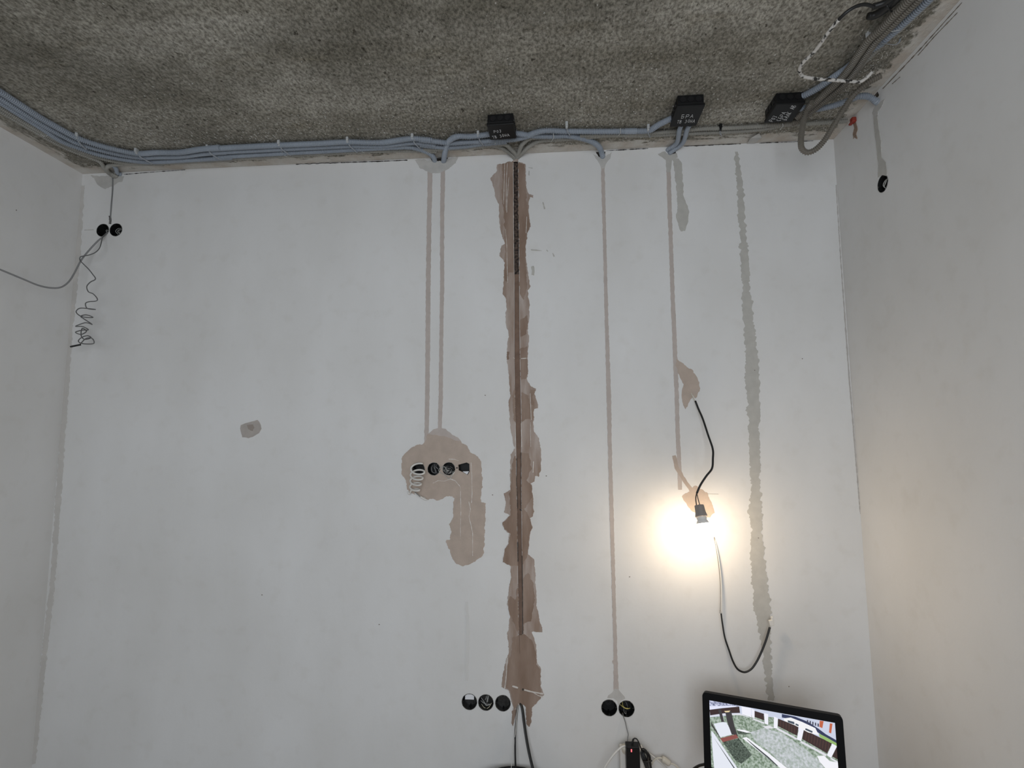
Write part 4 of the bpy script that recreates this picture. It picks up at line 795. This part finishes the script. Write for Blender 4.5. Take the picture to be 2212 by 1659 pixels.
pic('planks', [[(650, 700), (700, 690), (960, 880), (1180, 1060), (1120, 1070), (940, 930), (800, 820)], [(590, 600), (680, 610), (760, 640), (700, 640), (600, 615)], [(1500, 905), (1580, 900), (1640, 960), (1760, 985), (1770, 1050), (1600, 1050), (1530, 970)]], (240, 240, 246), .85)
pic('plank_gap', [[(700, 715), (712, 720), (950, 915), (1060, 1020), (1040, 1015), (930, 920), (800, 810)], [(330, 700), (345, 720), (580, 1060), (565, 1060)]], (70, 76, 78), .7)
# stand
box('stand_neck', Vector((cen.x, cen.y, 0))-un*.055+Vector((0, 0, (TZ+cen.z)/2-.01)), (.07, .02, cen.z-TZ), M_bez, mon, .004, Matrix((ux, un, uz)).transposed().to_4x4())
box('stand_foot', Vector((cen.x, cen.y, TZ+.007))-un*.02, (.24, .16, .014), M_bez, mon, .005, Matrix((ux, un, uz)).transposed().to_4x4())
tag(tube('monitor_cable', path([(1540, 1640, 'b', .20), (1524, 1650, 'b', .18), (1510, 1654, 'b', .15), (1495, 1664, 'b', .12), (1478, 1685, 'b', .11)]), .005, M_cabb, None, 8, .008), 'black cable running into the left side of the monitor', 'cable')
# power strip
pc = P(1366, 1640, 'b', .035)
ps = thing('power_strip', (pc.x, -.035, TZ), 'white power strip standing against the wall behind the black adapter', 'power strip')
stop = P(1350, 1612, 'b', .06).z
sxl = P(1340, 1640, 'b', .06).x; sxr = P(1391, 1640, 'b', .06).x
box('strip_body', ((sxl+sxr)/2, -.036, (TZ+stop-.012)/2), (sxr-sxl, .045, stop-.012-TZ), M_cabw, ps, .005)
box('outlet_face', ((sxl+sxr)/2, -.060, (TZ+stop-.012)/2-.01), (.05, .004, stop-.012-TZ-.05), M_ivory, ps, .0015)
pg = thing('white_plug', (sxl+.02, -.06, stop-.03), 'ivory plug in the power strip left of the black adapter', 'plug')
lathe('plug_body', P(1349, 1613, 'b', .062)+Vector((0, .0, 0)), Vector((.15, .6, -.75)).normalized(), [(.001, -.004), (.010, -.004), (.014, .004), (.017, .02), (.017, .032), (.001, .034)], M_ivory, pg)
tube('plug_cord', path([(1352, 1611, 'b', .075), (1344, 1613, 'b', .08), (1333, 1622, 'b', .085), (1320, 1637, 'b', .09), (1308, 1655, 'b', .09), (1298, 1675, 'b', .09)]), .0042, M_cabw, pg, 8, .006)
# adapter
f0 = P(1353, 1613, 'b', .105); f1 = P(1382, 1613, 'b', .105); zt_ = f0.z; ww = f1.x-f0.x
ad = thing('power_adapter', ((f0.x+f1.x)/2, -.085, TZ), 'black power adapter brick with a glowing red light, below the yellow-wired box', 'power adapter')
box('adapter_body', ((f0.x+f1.x)/2, -.083, (zt_+TZ)/2), (ww, .042, zt_-TZ), M_black, ad, .003)
c = P(1364, 1621.5, 'b', .1052); box('indicator_light', c, (.0042, .002, .0105), mat('red_led', (1, .12, .14), .4, emit=2.2), ad, .0008)
tube('strain_relief', path([(1366, 1611, 'b', .083), (1366.5, 1602, 'b', .083), (1368, 1597, 'b', .083)]), .0042, M_cabb, ad, 8, .003, .15)
tube('cord', path([(1367, 1600, 'b', .083), (1370, 1595, 'b', .083), (1375, 1596, 'b', .083), (1380, 1604, 'b', .083), (1384, 1615, 'b', .08), (1389, 1624, 'b', .08), (1395, 1636, 'b', .08), (1400, 1660, 'b', .08)]), .0026, M_cabb, ad, 8, .004)
cb = thing('coiled_black_cord', P(1398, 1640, 'b', .08), 'bundled black cord hanging right of the adapter', 'cord')
for i in range(6):
    r_ = random.Random(i); dx = r_.uniform(-4, 4); dy = r_.uniform(-4, 4)
    tube('cord_loop', path([(1394+dx+14, 1690, 'b', .085+.004*i), (1396+dx, 1650+dy, 'b', .09), (1389+dx, 1632+dy, 'b', .085), (1388+dx, 1622+dy, 'b', .08), (1394+dx, 1621+dy, 'b', .08+.003*i), (1400+dx, 1628+dy, 'b', .09), (1402+dx, 1650, 'b', .085), (1410+dx, 1690, 'b', .085)]), .0026, M_cabb, cb, 6, .005)
tube('cord_binder', path([(1389, 1644, 'b', .10), (1398, 1646, 'b', .108), (1408, 1643, 'b', .10)]), .003, M_cabb, cb, 6, .004)
w = thing('white_cable', P(1400, 1625, 'b', .03), 'white cable with a pale inline block, between adapter and monitor', 'cable')
tube('cable', path([(1394, 1600+20, 'b', .02), (1404, 1629, 'b', .025), (1416, 1638, 'b', .03), (1428, 1649, 'b', .03), (1442, 1663, 'b', .03), (1456, 1680, 'b', .03)]), .003, M_cabw, w, 8, .006)
tube('cable', path([(1408, 1652, 'b', .04), (1411, 1645, 'b', .04), (1417, 1639, 'b', .04), (1425, 1637, 'b', .04), (1432, 1639, 'b', .04)]), .003, M_ivory, w, 8, .006)
tube('inline_block', path([(1430, 1638, 'b', .04), (1447, 1650, 'b', .04)]), .0115, M_ivory, w, 12, .004, 0, lambda t: 1.0 if .08 < t < .92 else .75)
tube('cable', path([(1446, 1649, 'b', .04), (1455, 1651, 'b', .04), (1464, 1658, 'b', .04), (1474, 1672, 'b', .04)]), .003, M_ivory, w, 8, .006)
tag(tube('thin_wire', path([(1345, 1540, 'b', -.012), (1346, 1546, 'b', .006), (1351, 1560, 'b', .02), (1354, 1574, 'b', .03), (1357, 1586, 'b', .038), (1356, 1594, 'b', .045), (1355, 1612, 'b', .058)]), .0022, M_cabg, None, 6, .004), 'thin wire from the yellow-wired box down to the power strip', 'wire')
